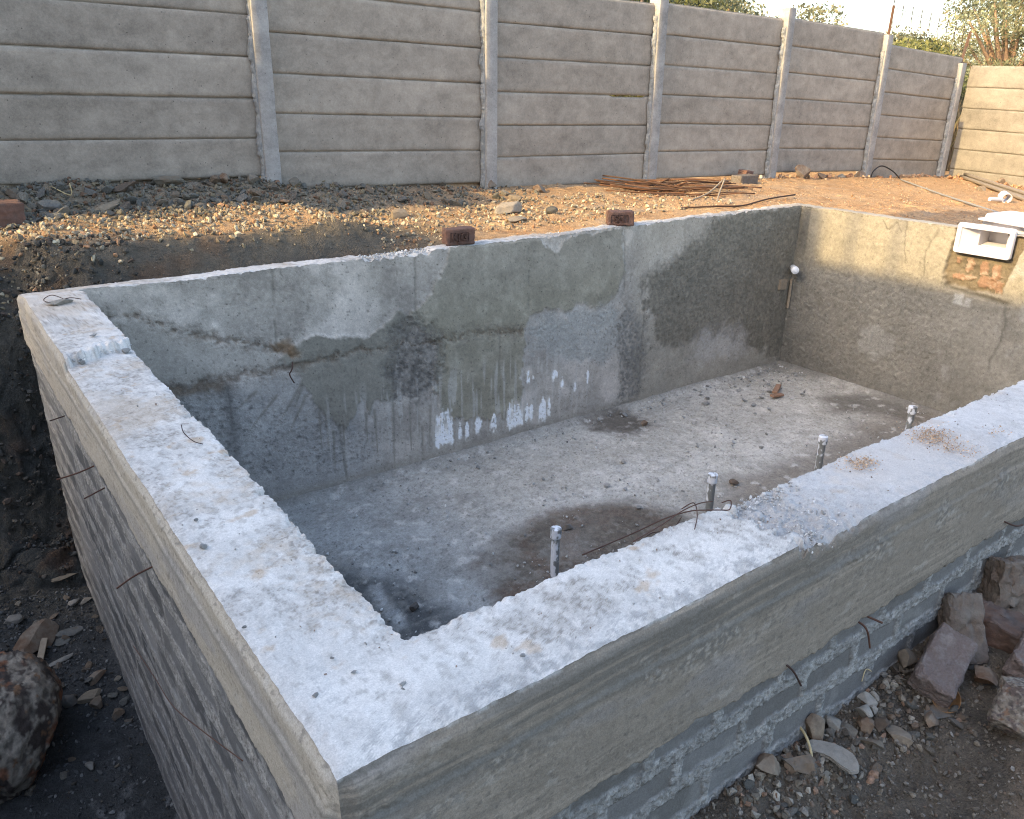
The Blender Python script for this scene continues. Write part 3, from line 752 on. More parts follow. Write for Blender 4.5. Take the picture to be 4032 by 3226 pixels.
def back_face(w, i):
    o0 = np.array(O[i]); o1 = np.array(O[(i + 1) % 4])
    S, ZZ = np.meshgrid(sE if i == 1 else sN, spaced([(-1.95, -.03, .12), (-.03, 0, .005)]), indexing='ij')
    B = np.concatenate([o0 + (o1 - o0) * S[..., None], ZZ[..., None]], -1)
    c, out, al = plain_paint(B)
    keep = None
    if i == 1: keep = ~((B[..., 1] > HOLE[0]) & (B[..., 1] < HOLE[1]) & (ZZ > -.2))
    sub(link('outer_face', grid_mesh('outer_face', B + disp(B, -ZZ), c, al, keep), M['concrete']), w)
back_face(wall_e, 1); back_face(wall_n, 2)

# --- floor
fx = spaced([(.58, 4.4, .011), (4.4, 6.44, .014)]); fy = spaced([(1.13, 2.2, .04), (2.2, 4.5, .011)])
X, Y = np.meshgrid(fx, fy, indexing='ij')
B = np.stack([X, Y, np.zeros_like(X)], -1)
a = fbm(B, 1.3, 4, 900); b = fbm(B, 5, 4, 905); f = fbm(B, 20, 3, 910); g = fbm(B, 60, 2, 915)
Z = -1.485 + .008 * a + .005 * b + .003 * f + .0015 * g
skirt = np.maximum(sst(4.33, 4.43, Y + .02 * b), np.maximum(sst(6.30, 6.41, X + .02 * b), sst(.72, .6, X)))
Z += skirt * .03
c = np.zeros(B.shape) + np.array([.330, .326, .312])
c = mixc(c, [.40, .398, .39], sst(-.1, .5, a + .3 * b))
c = mixc(c, [.27, .262, .245], sst(.05, .5, b + .4 * f) * .6)
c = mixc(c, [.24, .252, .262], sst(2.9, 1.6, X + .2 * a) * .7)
wx = X + .10 * b + .03 * f; wy = Y + .10 * a + .03 * f
br = sst(.14, -.10, polyd(wx, wy, [(2.18, 3.12), (2.48, 3.34), (2.73, 3.44), (3.03, 3.38), (3.3, 3.19), (3.45, 2.91), (3.4, 2.4), (2.0, 2.4), (2.05, 2.83)]))
c = mixc(c, [.082, .070, .058], br * .94); c = mixc(c, [.115, .085, .068], br * sst(.0, .5, b) * .7); c = mixc(c, [.15, .13, .11], br * sst(.1, .5, f) * .5)
w2 = sst(.12, -.06, polyd(wx, wy, [(3.91, 4.40), (4.2, 4.5), (4.35, 4.3), (4.34, 4.0), (4.09, 4.01), (3.91, 4.19)]))
c = mixc(c, [.085, .075, .065], w2 * .9)
w3 = sst(.14, -.05, polyd(wx, wy, [(5.75, 3.35), (6.0, 3.55), (6.32, 3.45), (6.45, 3.21), (6.44, 2.84), (6.18, 2.78), (6.02, 3.13)]))
c = mixc(c, [.10, .095, .086], w3 * .85)
w4 = sst(.25, -.15, polyd(wx, wy, [(3.5, 2.75), (4.2, 3.02), (4.98, 3.0), (6.18, 3.02), (6.5, 2.77), (6.5, 2.3), (3.5, 2.3)]))
c = mixc(c, [.135, .12, .104], w4 * .8)
w5 = sst(.15, -.10, polyd(wx, wy, [(1.30, 3.75), (1.50, 3.5), (1.75, 3.1), (1.7, 2.75), (1.3, 2.6), (1.0, 3.2)]))
c = mixc(c, [.062, .064, .067], w5 * .92)
ws = sst(.03, -.03, np.abs(lined(X + .02 * b, Y, [(1.55, 3.30), (1.53, 3.13), (1.51, 2.96)])) - .035 + .02 * f)
c = mixc(c, [.33, .34, .35], ws * .7)
w6 = np.exp(-(((X - 2.55) / .5) ** 2 + ((Y - 3.75) / .12) ** 2)) * sst(-.1, .4, b)
c = mixc(c, [.19, .185, .172], w6 * .8)
gr = sst(6.0, 6.3, X + .4 * (Y - 4.2)) * sst(3.6, 4.0, Y + .3 * b)
c = mixc(c, [.22, .212, .195], gr * .7)
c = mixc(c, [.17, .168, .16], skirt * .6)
mm = fbm(B, 2.6, 4, 940, .6)
c = mixc(c, [.20, .197, .188], sst(.0, .45, mm + .35 * f) * sst(3.6, 2.0, X + .5 * a) * .55)
c = mixc(c, [.21, .205, .195], sst(.15, .5, fbm(B, 14, 4, 945, .65)) * .45)
c = mixc(c, [.46, .455, .45], sst(.35, .6, fbm(B, 9, 3, 930)) * (1 - br) * .5)
c = mixc(c, [.12, .115, .11], sst(.5, .68, g + .3 * f) * .6)
B[..., 2] = Z
c = c * np.array([1.34, 1.28, 1.18]) * (1 + .12 * fbm(B, 3.1, 4, 950, .6) + .14 * fbm(B, 13, 4, 951, .65) + .20 * fbm(B, 48, 3, 952, .7))[..., None]
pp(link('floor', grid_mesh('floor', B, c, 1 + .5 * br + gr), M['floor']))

# ---------------------------------------------------------------- camera
Rw = np.array([[0.80757, -0.21506, 0.54916], [-0.58968, -0.31042, 0.74560], [0.01012, -0.92595, -0.37750]])
cam = bpy.data.cameras.new('camera'); cam.sensor_width = 36; cam.lens = 36 * 1699.36 / 2156
cam.clip_start = .02; cam.clip_end = 2000
co = bpy.data.objects.new('camera', cam); C.objects.link(co)
r_, u_, b_ = Rw @ [1, 0, 0], Rw @ [0, -1, 0], Rw @ [0, 0, -1]
mw = Matrix(((r_[0], u_[0], b_[0], 0), (r_[1], u_[1], b_[1], 0), (r_[2], u_[2], b_[2], 1.0), (0, 0, 0, 1)))
co.matrix_world = mw
scene.camera = co

# ---------------------------------------------------------------- light
SUN = Vector((1, -.04, -.52)).normalized()
elev = math.asin(-SUN.z)
sl = bpy.data.lights.new('sun', 'SUN'); sl.energy = 2.0; sl.angle = math.radians(.55); sl.color = (1.0, .73, .35)
so = bpy.data.objects.new('sun', sl); C.objects.link(so)
so.rotation_euler = SUN.to_track_quat('-Z', 'Y').to_euler(); so.location = (-20, 2, 12)
w = bpy.data.worlds.new('World'); scene.world = w; w.use_nodes = True
nt = w.node_tree; bg = nt.nodes['Background']
sky = nt.nodes.new('ShaderNodeTexSky'); sky.sky_type = 'NISHITA'; sky.sun_disc = False
sky.sun_elevation = elev; sky.sun_rotation = math.radians(270 + 2.3)
sky.altitude = 100; sky.air_density = 1.0; sky.dust_density = 3.0; sky.ozone_density = 0.0
nt.links.new(sky.outputs[0], bg.inputs[0]); bg.inputs[1].default_value = .15
scene.view_settings.view_transform = 'Standard'; scene.view_settings.look = 'None'
scene.view_settings.exposure = 1.93; scene.view_settings.gamma = 1
try: scene.cycles.use_denoising = True; scene.cycles.denoising_prefilter = 'NONE'; scene.cycles.use_adaptive_sampling = False; scene.cycles.pixel_filter_type = 'BLACKMAN_HARRIS'; scene.cycles.filter_width = 1.1
except Exception: pass
scene.cycles.max_bounces = 6; scene.cycles.diffuse_bounces = 4

# ---------------------------------------------------------------- fence
def fence_mat(name, base):
    m, nt, b = new_mat(name)
    tc = nd(nt, 'ShaderNodeTexCoord'); oi = nd(nt, 'ShaderNodeObjectInfo')
    w = mth(nt, 'MULTIPLY', oi.outputs['Random'], 60.0)
    def noise(sc, det, ro, vec=None, distn=0):
        n = nd(nt, 'ShaderNodeTexNoise', Scale=sc, Detail=det, Roughness=ro, Distortion=distn, noise_dimensions='4D')
        nt.links.new(vec or tc.outputs['Object'], n.inputs['Vector']); nt.links.new(w, n.inputs['W']); return n.outputs['Fac']
    mp = nd(nt, 'ShaderNodeMapping'); mp.inputs['Scale'].default_value = (1.0, 1, 2.2)
    nt.links.new(tc.outputs['Object'], mp.inputs['Vector'])
    n1 = noise(2.6, 5, .6, mp.outputs[0], .4); n2 = noise(11, 5, .62, None, .3); n3 = noise(60, 4, .6); n4 = noise(170, 2, .6); n5 = noise(.8, 2, .5)
    f = mth(nt, 'ADD', mth(nt, 'MULTIPLY', mth(nt, 'SUBTRACT', n1, .5), 1.0), 1.0)
    f = mth(nt, 'ADD', f, mth(nt, 'MULTIPLY', mth(nt, 'SUBTRACT', n2, .5), .75))
    f = mth(nt, 'ADD', f, mth(nt, 'MULTIPLY', mth(nt, 'SUBTRACT', n3, .5), .55))
    f = mth(nt, 'ADD', f, mth(nt, 'MULTIPLY', mth(nt, 'SUBTRACT', n4, .5), .5))
    f = mth(nt, 'ADD', f, mth(nt, 'MULTIPLY', mth(nt, 'SUBTRACT', oi.outputs['Random'], .5), .12))
    vo = nd(nt, 'ShaderNodeTexVoronoi', Scale=24.0)
    nt.links.new(tc.outputs['Object'], vo.inputs['Vector'])
    sep = nd(nt, 'ShaderNodeSeparateColor'); nt.links.new(vo.outputs['Color'], sep.inputs[0])
    p = mth(nt, 'MAXIMUM', mth(nt, 'GREATER_THAN', vo.outputs['Distance'], .11), mth(nt, 'GREATER_THAN', sep.outputs[0], .3))
    f = mth(nt, 'MULTIPLY', f, mth(nt, 'ADD', mth(nt, 'MULTIPLY', p, .5), .5))
    r = nd(nt, 'ShaderNodeMix', data_type='RGBA')
    nt.links.new(mth(nt, 'MULTIPLY', n5, 1.0, True), r.inputs['Factor'])
    r.inputs['A'].default_value = (*[v * 1.0 for v in base], 1); r.inputs['B'].default_value = (base[0] * .98, base[1] * 1.0, base[2] * 1.04, 1)
    mx = nd(nt, 'ShaderNodeVectorMath', operation='SCALE')
    nt.links.new(r.outputs['Result'], mx.inputs[0]); nt.links.new(f, mx.inputs['Scale']); nt.links.new(mx.outputs[0], b.inputs['Base Color'])
    bp = nd(nt, 'ShaderNodeBump', Strength=.5, Distance=.004)
    h = mth(nt, 'ADD', mth(nt, 'ADD', n2, mth(nt, 'MULTIPLY', n3, .5)), mth(nt, 'ADD', mth(nt, 'MULTIPLY', n4, .25), mth(nt, 'MULTIPLY', p, .5)))
    nt.links.new(h, bp.inputs['Height']); nt.links.new(bp.outputs[0], b.inputs['Normal'])
    b.inputs['Roughness'].default_value = .92; b.inputs['Specular IOR Level'].default_value = .2
    return m
M['panel'] = fence_mat('precast_concrete', (.325, .283, .232))
M['panel_lit'] = fence_mat('precast_concrete_lit', (.215, .193, .158))  # panel copy for the sunlit fence, darkened to hold back the sun
M['post'] = fence_mat('precast_post', (.335, .318, .295))
M['mortar'] = painted('mortar', .95, .2, .25, .8, .006, 40, 200, .15)

PITCH = .2885
def panel_mesh(seed, L=2.04):
    """precast board: chamfered long edges, slightly ragged"""
    H = PITCH - .0065; T = .045
    prof = [(-T / 2 + .016, -H / 2), (-T / 2 + .004, -H / 2 + .009), (-T / 2, -H / 2 + .018)]
    prof += [(-T / 2, z) for z in np.linspace(-H / 2 + .04, H / 2 - .03, 7)]
    prof += [(-T / 2, H / 2 - .007), (-T / 2 + .003, H / 2 - .002), (-T / 2 + .007, H / 2), (-.004, H / 2), (-.003, H / 2 + .012), (.012, H / 2 + .012), (.013, H / 2), (T / 2, H / 2), (T / 2, -H / 2)]
    prof = np.array(prof); n = len(prof); ns = 90
    xs = np.linspace(-L / 2, L / 2, ns)
    V = np.zeros((ns, n, 3)); V[..., 0] = xs[:, None]; V[..., 1] = prof[:, 0]; V[..., 2] = prof[:, 1]
    edge = np.exp(-(H / 2 - np.abs(V[..., 2])) / .012)
    Q = V + seed * 9.1
    V[..., 2] += np.clip(edge, 0, 1) * (.0022 * fbm(Q, 6, 3, 1) + .0016 * fbm(Q, 28, 2, 2)) * np.sign(V[..., 2]) * (V[..., 1] < .012)
    V[..., 1] += .0016 * fbm(Q, 2.5, 2, 3)
    idx = np.arange(ns * n).reshape(ns, n)
    j = np.roll(idx, -1, axis=1)
    F = np.stack([idx[:-1], idx[1:], j[1:], j[:-1]], -1).reshape(-1, 4)
    V = V.reshape(-1, 3)
    bm = bmesh.new()
    vs = [bm.verts.new(v) for v in V]
    for f in F: bm.faces.new([vs[k] for k in f])
    bm.faces.new([vs[k] for k in idx[0]]); bm.faces.new([vs[k] for k in idx[-1][::-1]])
    bmesh.ops.recalc_face_normals(bm, faces=bm.faces)
    me = bpy.data.meshes.new('panel'); bm.to_mesh(me); bm.free()
    me.polygons.foreach_set('use_smooth', np.ones(len(me.polygons), bool)); me.set_sharp_from_angle(angle=math.radians(35))
    return me
PANELS = [panel_mesh(s) for s in range(4)]

def post_mesh(seed, H, W=.125, D=.15):
    nz = 70; prof = []
    b = .012
    for (x, y) in [(-W / 2, D / 2), (-W / 2, -D / 2 + b), (-W / 2 + .003, -D / 2 + .004), (-W / 2 + b, -D / 2), (0, -D / 2), (W / 2 - b, -D / 2), (W / 2 - .003, -D / 2 + .004), (W / 2, -D / 2 + b), (W / 2, D / 2)]: prof.append((x, y))
    prof = np.array(prof); n = len(prof)
    zs = np.linspace(-.35, H, nz)
    V = np.zeros((nz, n, 3)); V[..., 2] = zs[:, None]; V[..., 0] = prof[:, 0]; V[..., 1] = prof[:, 1]
    Q = V + seed * 7.7
    V[..., 0] += .003 * fbm(Q, 5, 3, 4) + .0015 * fbm(Q, 30, 2, 5); V[..., 1] += .002 * fbm(Q, 6, 3, 6)
    idx = np.arange(nz * n).reshape(nz, n); j = np.roll(idx, -1, axis=1)
    bm = bmesh.new(); vs = [bm.verts.new(v) for v in V.reshape(-1, 3)]
    for f in np.stack([idx[:-1], j[:-1], j[1:], idx[1:]], -1).reshape(-1, 4): bm.faces.new([vs[k] for k in f])
    bm.faces.new([vs[k] for k in idx[-1]])
    bmesh.ops.recalc_face_normals(bm, faces=bm.faces)
    me = bpy.data.meshes.new('post'); bm.to_mesh(me); bm.free()
    me.polygons.foreach_set('use_smooth', np.ones(len(me.polygons), bool)); me.set_sharp_from_angle(angle=math.radians(35))
    return me

def seam_mesh(seed, H, side=-1):
    """lumpy mortar squeezed out between post and boards"""
    nz = 240; nt_ = 9
    zs = np.linspace(-.05, H, nz); T = np.linspace(0, 1, nt_)
    Zg, Tg = np.meshgrid(zs, T, indexing='ij')
    Q = np.stack([Tg * .05, Tg * 0 + seed * 3.3, Zg], -1)
    wdt = .026 + .022 * fbm(Q * [0, 1, 1], 9, 3, 7) + .006 * fbm(Q * [0, 1, 1], 40, 2, 8)
    wdt = np.clip(wdt, .008, .07)
    x = side * (.060 + Tg * wdt); bul = np.sin(Tg * math.pi * .9 + .15)
    y = -.030 - .022 * (1 - Tg) - bul * .008 + .004 * fbm(Q, 30, 3, 9)
    y = np.where(Tg > .97, -.015, y)
    V = np.stack([x, y, Zg], -1)
    col = mixc(np.zeros(V.shape) + np.array([.27, .275, .275]), [.35, .35, .335], sst(-.2, .5, fbm(Q, 20, 3, 10)))
    col = mixc(col, [.20, .21, .205], sst(.1, .5, fbm(Q, 6, 3, 11)) * .7)
    return grid_mesh('mortar_seam', V, col, np.ones(Zg.shape) * 1.3)

FY = 6.5
bays = [(-1.75, .315 + .05, -.01), (.34, .315, -.021), (2.43, .168, -.031), (4.52, .036, -.020), (6.64, .010, -.030), (8.73, -.032, -.042), (10.84, -.245, -.058)]
fence = empty('boundary_fence', (7, FY, 0), label='long grey precast concrete board fence behind the pool, in shade', cat='fence')
def ff(o, root):
    o.parent = root; o.matrix_parent_inverse = Matrix.Translation(-Vector(root.location)) if root.rotation_euler.z == 0 else Matrix.Identity(4); return o
for k, (x0, base, sl_) in enumerate(bays):
    xc = x0 + 1.045 - .06
    ang = math.atan(sl_)
    for r in range(6):
        zc = base + sl_ * 1.0 + PITCH * (r + .5) + random.uniform(-.002, .002)
        o = link('panel', PANELS[(k * 5 + r * 3) % 4], M['panel'])
        o.location = (xc + random.uniform(-.004, .004), FY + random.uniform(-.003, .003), zc)
        da = random.uniform(-.0012, .0012)
        if k == 3 and r == 2:                                          # chipped board that lets a slit of sun through
            me_ = o.data.copy(); co_ = np.zeros(len(me_.vertices) * 3); me_.vertices.foreach_get('co', co_); co_ = co_.reshape(-1, 3)
            co_[:, 2] -= np.where(co_[:, 2] > PITCH / 2 - .03, .020 * sst(.42, .50, co_[:, 0]) * sst(.97, .93, co_[:, 0]), 0)
            me_.vertices.foreach_set('co', co_.ravel()); me_.update(); o.data = me_
        if k == 3 and r == 3: da = .0; 
        if k == 3 and r == 2: o.location.z -= .000
        o.rotation_euler = (random.uniform(-.006, .006), ang + 0, random.uniform(-.002, .002))
        o.rotation_euler.y = -ang + da
        ff(o, fence)
xs_post = [.34, 2.43, 4.52, 6.64, 8.73, 10.84, 12.88]
post_top = [2.12, 2.02, 1.88, 1.82, 1.80, 1.60, 1.30]
lean = [.012, .012, .0, -.004, -.006, -.008, -.006]
for k, (x, zt) in enumerate(zip(xs_post, post_top)):
    zb = np.interp(x, FX, FZ)
    o = link('post', post_mesh(k, zt - zb), M['post'], None, (x - .062, FY - .02, zb), (0, lean[k], 0))
    ff(o, fence)
    s = link('mortar_seam', seam_mesh(k, zt - zb - .2), M['mortar'], o)
    if k == 6:
        s2 = link('mortar_seam', seam_mesh(k + 20, zt - zb - .15, 1), M['mortar'], o)
# barbed wire bracket and strands beyond the last posts
bm = bmesh.new()
bm_tube(bm, [(12.86, FY, 1.28), (12.93, FY - .02, 1.72)], .022, 5)
bm_box(bm, (12.87, FY, 1.29), (.11, .06, .05), .008)
ff(from_bm('wire_bracket', bm, M['rust']), fence)
bm = bmesh.new(); bm_tube(bm, [(10.85, FY, 1.55), (10.86, FY, 1.95)], .018, 5); ff(from_bm('wire_bracket', bm, M['rust']), fence)
bm = bmesh.new()
pts = []
for i in range(9 * 20):
    t = i / 20.0
    pts.append((10.86 + .24 * t + .05 * math.cos(t * 6.28), FY + .04, 1.86 - .05 * t * .55 + .17 * math.sin(t * 6.28)))
bm_tube(bm, pts, .0035, 4)
bm_tube(bm, [(10.86, FY, 1.93), (11.9, FY, 1.80), (12.93, FY - .02, 1.70)], .003, 4)
ff(from_bm('barbed_wire', bm, M['wire']), fence)

ret = empty('return_fence', (12.97, 3.2, 0), label='sunlit golden concrete board fence closing the far end of the plot', cat='fence')
for k in range(4):
    y0 = 6.40 - 2.07 * k
    sl2 = -.024
    for r in range(6):
        o = link('panel', PANELS[(k * 3 + r * 5 + 1) % 4].copy(), None)
        o.data.materials.clear(); o.data.materials.append(M['panel_lit'])
        o.location = (12.97, y0 - 1.035, 1.262 - .05 * k + sl2 * 1.03 - PITCH * (r + .5))
        o.rotation_euler = (0, math.atan(sl2) * -1 * 1, -math.pi / 2)
        ff(o, ret)
    zb = -.4 - .1 * k
    ff(link('post', post_mesh(30 + k, 1.28 - .05 * k - zb), M['post'], None, (12.95, y0 - 2.10, zb), (0, 0, -math.pi / 2)), ret)

# ---------------------------------------------------------------- unseen blocks added out of the frame to throw shade on the plot
M['render'] = stony('painted_render', [(.42, .38, .32), (.48, .44, .38)], sc=2, obj_rand=False, bump=.2)
M['steel'] = stony('grey_steel', [(.2, .2, .2), (.28, .28, .28)], sc=5, obj_rand=False, bump=.1, rough=.5)
M['tankblack'] = stony('black_plastic', [(.02, .02, .022), (.03, .03, .032)], sc=5, obj_rand=False, bump=.1, rough=.5)
M['glass'] = new_mat('dark_glass')[0]; M['glass'].node_tree.nodes['Principled BSDF'].inputs['Base Color'].default_value = (.03, .035, .04, 1); M['glass'].node_tree.nodes['Principled BSDF'].inputs['Roughness'].default_value = .08
shade_house = empty('shade_house', (-11, -3, -.5), label='unseen two storey house west of the pool, throwing its shade over it', cat='shade_house')  # unseen, its outline set by the shade it has to throw
def hp(name, boxes, mat, par=None):
    bm = bmesh.new()
    for c_, s_ in boxes: bm_box(bm, c_, s_, .01)
    o = from_bm(name, bm, mat)
    if par is None:
        o.parent = shade_house; o.matrix_parent_inverse = Matrix.Translation(-Vector(shade_house.location))
    else:
        o.parent = par
    return o
hp('wall', [((-11, -2.58, 2.9), (8, 15.08, 7.26)), ((-11, 4.84, 6.74), (8, .24, .5))], M['render'])  # main block plus a raised corner added to shade the rim
hp('shade_steps', [((-9.0, 5.27, 2.35), (4, .60, 5.6)), ((-9.0, 5.70, 1.95), (4, .26, 4.75))], M['render'])  # stepped blocks added to bound the shade on the mound
for zc in (1.4, 4.6):
    for yc in (-7, -3.5, 0, 3.0):
        fr = hp('window', [((-6.985, yc, zc + .63), (.06, 1.3, .08)), ((-6.985, yc, zc - .63), (.06, 1.3, .08)), ((-6.985, yc - .61, zc), (.06, .08, 1.18)), ((-6.985, yc + .61, zc), (.06, .08, 1.18))], M['steel'])
        p_ = hp('pane', [((-6.99, yc, zc), (.03, 1.14, 1.18))], M['glass'], fr)
tank = empty('shade_tank', (-7.3, 4.22, 6.53), label='unseen small black tank on a stand, added for its shadow, on the roof of the house', cat='water tank')  # unseen tank added for a blob of shadow behind the far wall
bm = bmesh.new(); bm_cyl(bm, (0, 0, 1.25), .36, .56, 28); bm_cyl(bm, (0, 0, 1.59), .36, .12, 28, r2=.12)
from_bm('barrel', bm, M['tankblack'], tank, True, autos=40)
for sx in (-1, 1):
    for sy in (-1, 1):
        bm = bmesh.new(); bm_box(bm, (sx * .2, sy * .2, .5), (.025, .025, 1.0)); from_bm('leg', bm, M['steel'], tank)
gp = empty('shade_pillar', (-1.0, 6.28, .3), label='unseen concrete pillar added for shade against the west end of the fence', cat='pillar')  # unseen pillar added to shade the gravel heap by the fence
bm = bmesh.new(); bm_box(bm, (0, 0, 1.0), (.4, .34, 2.4), .015); from_bm('shaft', bm, M['post'], gp)
bm = bmesh.new(); bm_box(bm, (0, 0, 2.25), (.5, .44, .1), .02); from_bm('cap', bm, M['post'], gp)

# ---------------------------------------------------------------- stones
def ico(sub):
    bm = bmesh.new(); bmesh.ops.create_icosphere(bm, subdivisions=sub, radius=1.0)
    V = np.array([v.co[:] for v in bm.verts]); F = np.array([[v.index for v in f.verts] for f in bm.faces]); bm.free()
    return V, F
ICO = {k: ico(k) for k in (1, 2, 3, 4, 5, 6)}

def chiselled(V, seed, ncut=9, lo=.5, hi=.9, amp=.08):
    r = np.random.RandomState(seed); V = V.copy()
    for _ in range(ncut):
        d = r.normal(size=3); d /= np.linalg.norm(d); c = r.uniform(lo, hi)
        h = V @ d - c
        V = V - np.clip(h, 0, None)[:, None] * d
    n = fbm(V + seed * 3.1, 1.6, 4, seed % 7)
    return V * (1 + amp * n[:, None])

def rock_mesh(name, seed, sub=3, size=(1, 1, 1), ncut=13, lo=.34, hi=.78, amp=.07, fine=.025, smooth=False):
    V, F = ICO[sub]
    V = chiselled(V, seed, ncut, lo, hi, amp)
    V = V * (1 + fine * fbm(V + seed, 7, 3, 3)[:, None])
    V = V / np.abs(V).max(0) * np.array(size) * .5
    me = raw_mesh(name, V, F, None, True)
    me.set_sharp_from_angle(angle=math.radians(24 if not smooth else 60))
    return me

def tz(x, y): return float(terrain_n(np.array([x], float), np.array([y], float))[0])

def rock(name, x, y, size, mat, label=None, rot=None, seed=1, sub=3, sink=.25, z=None, group=None, cat='stone', **kw):
    me = rock_mesh(name, seed, sub, size, **kw)
    zz = (tz(x, y) if z is None else z) + size[2] * (.5 - sink)
    o = link(name, me, M[mat], None, (x, y, zz), rot or (0, 0, random.uniform(0, 6.28)))
    return tag(o, label, cat, group)

def scatter(name, pts, sizes, pal, seed=0, flat=(.45, 1.0), sub=1, tilt=1.0):
    """loose material: one mesh of very many chips"""
    r = np.random.RandomState(seed); n = len(pts)
    V0, F0 = ICO[sub]; nv = len(V0); nf = len(F0)
    shapes = [chiselled(V0, 900 + k, 9, .30, .8, .10) for k in range(8)]
    q = r.normal(size=(n, 4)); q[:, 1:3] *= tilt; q /= np.linalg.norm(q, axis=1)[:, None]
    w, x, y, z = q.T
    Rm = np.stack([1 - 2 * (y * y + z * z), 2 * (x * y - z * w), 2 * (x * z + y * w), 2 * (x * y + z * w), 1 - 2 * (x * x + z * z), 2 * (y * z - x * w), 2 * (x * z - y * w), 2 * (y * z + x * w), 1 - 2 * (x * x + y * y)], -1).reshape(n, 3, 3)
    sc = np.stack([r.uniform(.75, 1.25, n), r.uniform(.6, 1.0, n), r.uniform(flat[0], flat[1], n)], -1) * (np.asarray(sizes) * .5)[:, None]
    sid = r.randint(0, 8, n)
    S = np.stack(shapes)[sid]                                          # n,nv,3
    V = np.einsum('nij,nvj->nvi', Rm, S * sc[:, None, :]) + np.asarray(pts)[:, None, :]
    F = (F0[None] + (np.arange(n) * nv)[:, None, None]).reshape(-1, 3)
    pal = np.array(pal); pc = pal[r.randint(0, len(pal), n)] * r.uniform(.7, 1.3, (n, 1))
    col = np.concatenate([np.repeat(pc[:, None], nv, 1), np.ones((n, nv, 1))], -1).reshape(-1, 4)
    me = raw_mesh(name, V.reshape(-1, 3), F, col, False)
    return tag(link(name, me, M['gravel']), None, None, None, 'stuff')

def region(n, x0, x1, y0, y1, dens=None, seed=0):
    r = np.random.RandomState(seed)
    x = r.uniform(x0, x1, n); y = r.uniform(y0, y1, n)
    if dens is not None:
        k = r.uniform(size=n) < dens(x, y); x = x[k]; y = y[k]
    return x, y
def powsize(n, a, b, p, seed):
    r = np.random.RandomState(seed + 500); return a + (b - a) * r.uniform(size=n) ** p
def on_ground(x, y, s, up=.1):
    return np.stack([x, y, terrain_n(x, y) + s * up], -1)

PG = [(.135, .128, .108), (.165, .155, .125), (.11, .108, .095), (.15, .142, .12), (.185, .155, .105), (.165, .105, .07)]
PT = [(.36, .27, .165), (.30, .25, .17), (.45, .37, .25), (.22, .195, .15), (.36, .21, .12), (.48, .42, .30), (.19, .16, .12)]  # strip stones raised in tone to read as sunlit
PF = [(.145, .125, .10), (.175, .155, .127), (.115, .102, .087), (.20, .175, .14), (.155, .118, .09), (.25, .23, .20)]
PD = [(.085, .087, .088), (.115, .116, .114), (.062, .063, .062), (.15, .15, .145), (.085, .075, .062)]
PC = [(.42, .415, .395), (.52, .515, .495), (.34, .335, .315), (.28, .27, .25)]

heapd = lambda x, y: np.clip(1.15 - .22 * x, .12, 1) * sst(5.62, 6.15, y + .12 * np.sin(x * 5))
x, y = region(11000, .3, 4.8, 5.6, 6.48, heapd, 1); s = powsize(len(x), .014, .062, 2.6, 1); scatter('gravel', on_ground(x, y, s, .18), s, PG, 1)
litd = lambda x, y: np.clip(1.1 - .16 * x, .15, 1) * sst(5.12, 5.42, y + np.where(x > 2.6, .5, 0)) * sst(6.0, 5.8, y)
x, y = region(17000, .3, 6.2, 4.9, 6.05, litd, 2); s = powsize(len(x), .008, .055, 3.4, 2); scatter('gravel', on_ground(x, y, s, .2), s, PT, 2)
sl_ = lambda x, y: .55 * sst(4.75, 5.2, y) + .1
x, y = region(6500, .4, 3.2, 4.62, 5.4, sl_, 3); s = powsize(len(x), .004, .022, 3.2, 3); scatter('gravel', on_ground(x, y, s, .1), s, [(.13, .112, .088), (.11, .098, .08), (.15, .135, .11), (.17, .14, .11)], 3)
dd = lambda x, y: (.35 + .65 * (fbm(np.stack([x, y, x * 0], -1), 1.2, 3, 4) > .15)) * np.where(terrain(x, y) > -.9, 1, 0)
x, y = region(15000, 3.0, 12.8, 3.0, 6.6, dd, 4); k = (x > 6.6) | (y > 4.62); x, y = x[k], y[k]
s = powsize(len(x), .005, .035, 4.0, 4); scatter('gravel', on_ground(x, y, s, .12), s, [(.42, .27, .15), (.34, .21, .12), (.50, .37, .23), (.40, .22, .11), (.30, .24, .18)], 4)
frd = lambda x, y: np.clip(.25 + .9 * sst(.62, .8, y) * sst(2.3, 1.9, x) + .2 * (fbm(np.stack([x, y, x * 0], -1), 5, 2, 6) > .1), 0, 1)
x, y = region(34000, 1.0, 3.4, .1, .905, lambda x, y: np.clip(frd(x, y) + .25, 0, 1), 5); s = powsize(len(x), .0025, .022, 3.6, 5); scatter('gravel', on_ground(x, y, s, .15), s, PF, 5)
x, y = region(700, 1.3, 2.3, .66, .90, lambda x, y: sst(.66, .85, y) * sst(2.4, 2.0, x), 6); s = powsize(len(x), .016, .042, 1.8, 6); scatter('rubble', on_ground(x, y, s, .2), s, PF + [(.34, .31, .26), (.26, .17, .12)], 6)
x, y = region(3200, .05, 1.0, 4.45, 5.5, lambda x, y: .35 + .65 * sst(.9, .5, x), 17); s = powsize(len(x), .006, .055, 3.0, 17); scatter('debris', on_ground(x, y, s, .12) + np.stack([0 * x, -.02 + 0 * x, 0 * x], -1), s, [(.062, .058, .05), (.08, .074, .064), (.05, .05, .046), (.085, .064, .05)], 17)
x, y = region(11000, -.5, .345, 2.2, 4.75, lambda x, y: .45 + .5 * sst(3.2, 3.7, y), 7); s = powsize(len(x), .003, .030, 3.2, 7); scatter('gravel', on_ground(x, y, s, .15), s, PD, 7)
fz_ = -1.478
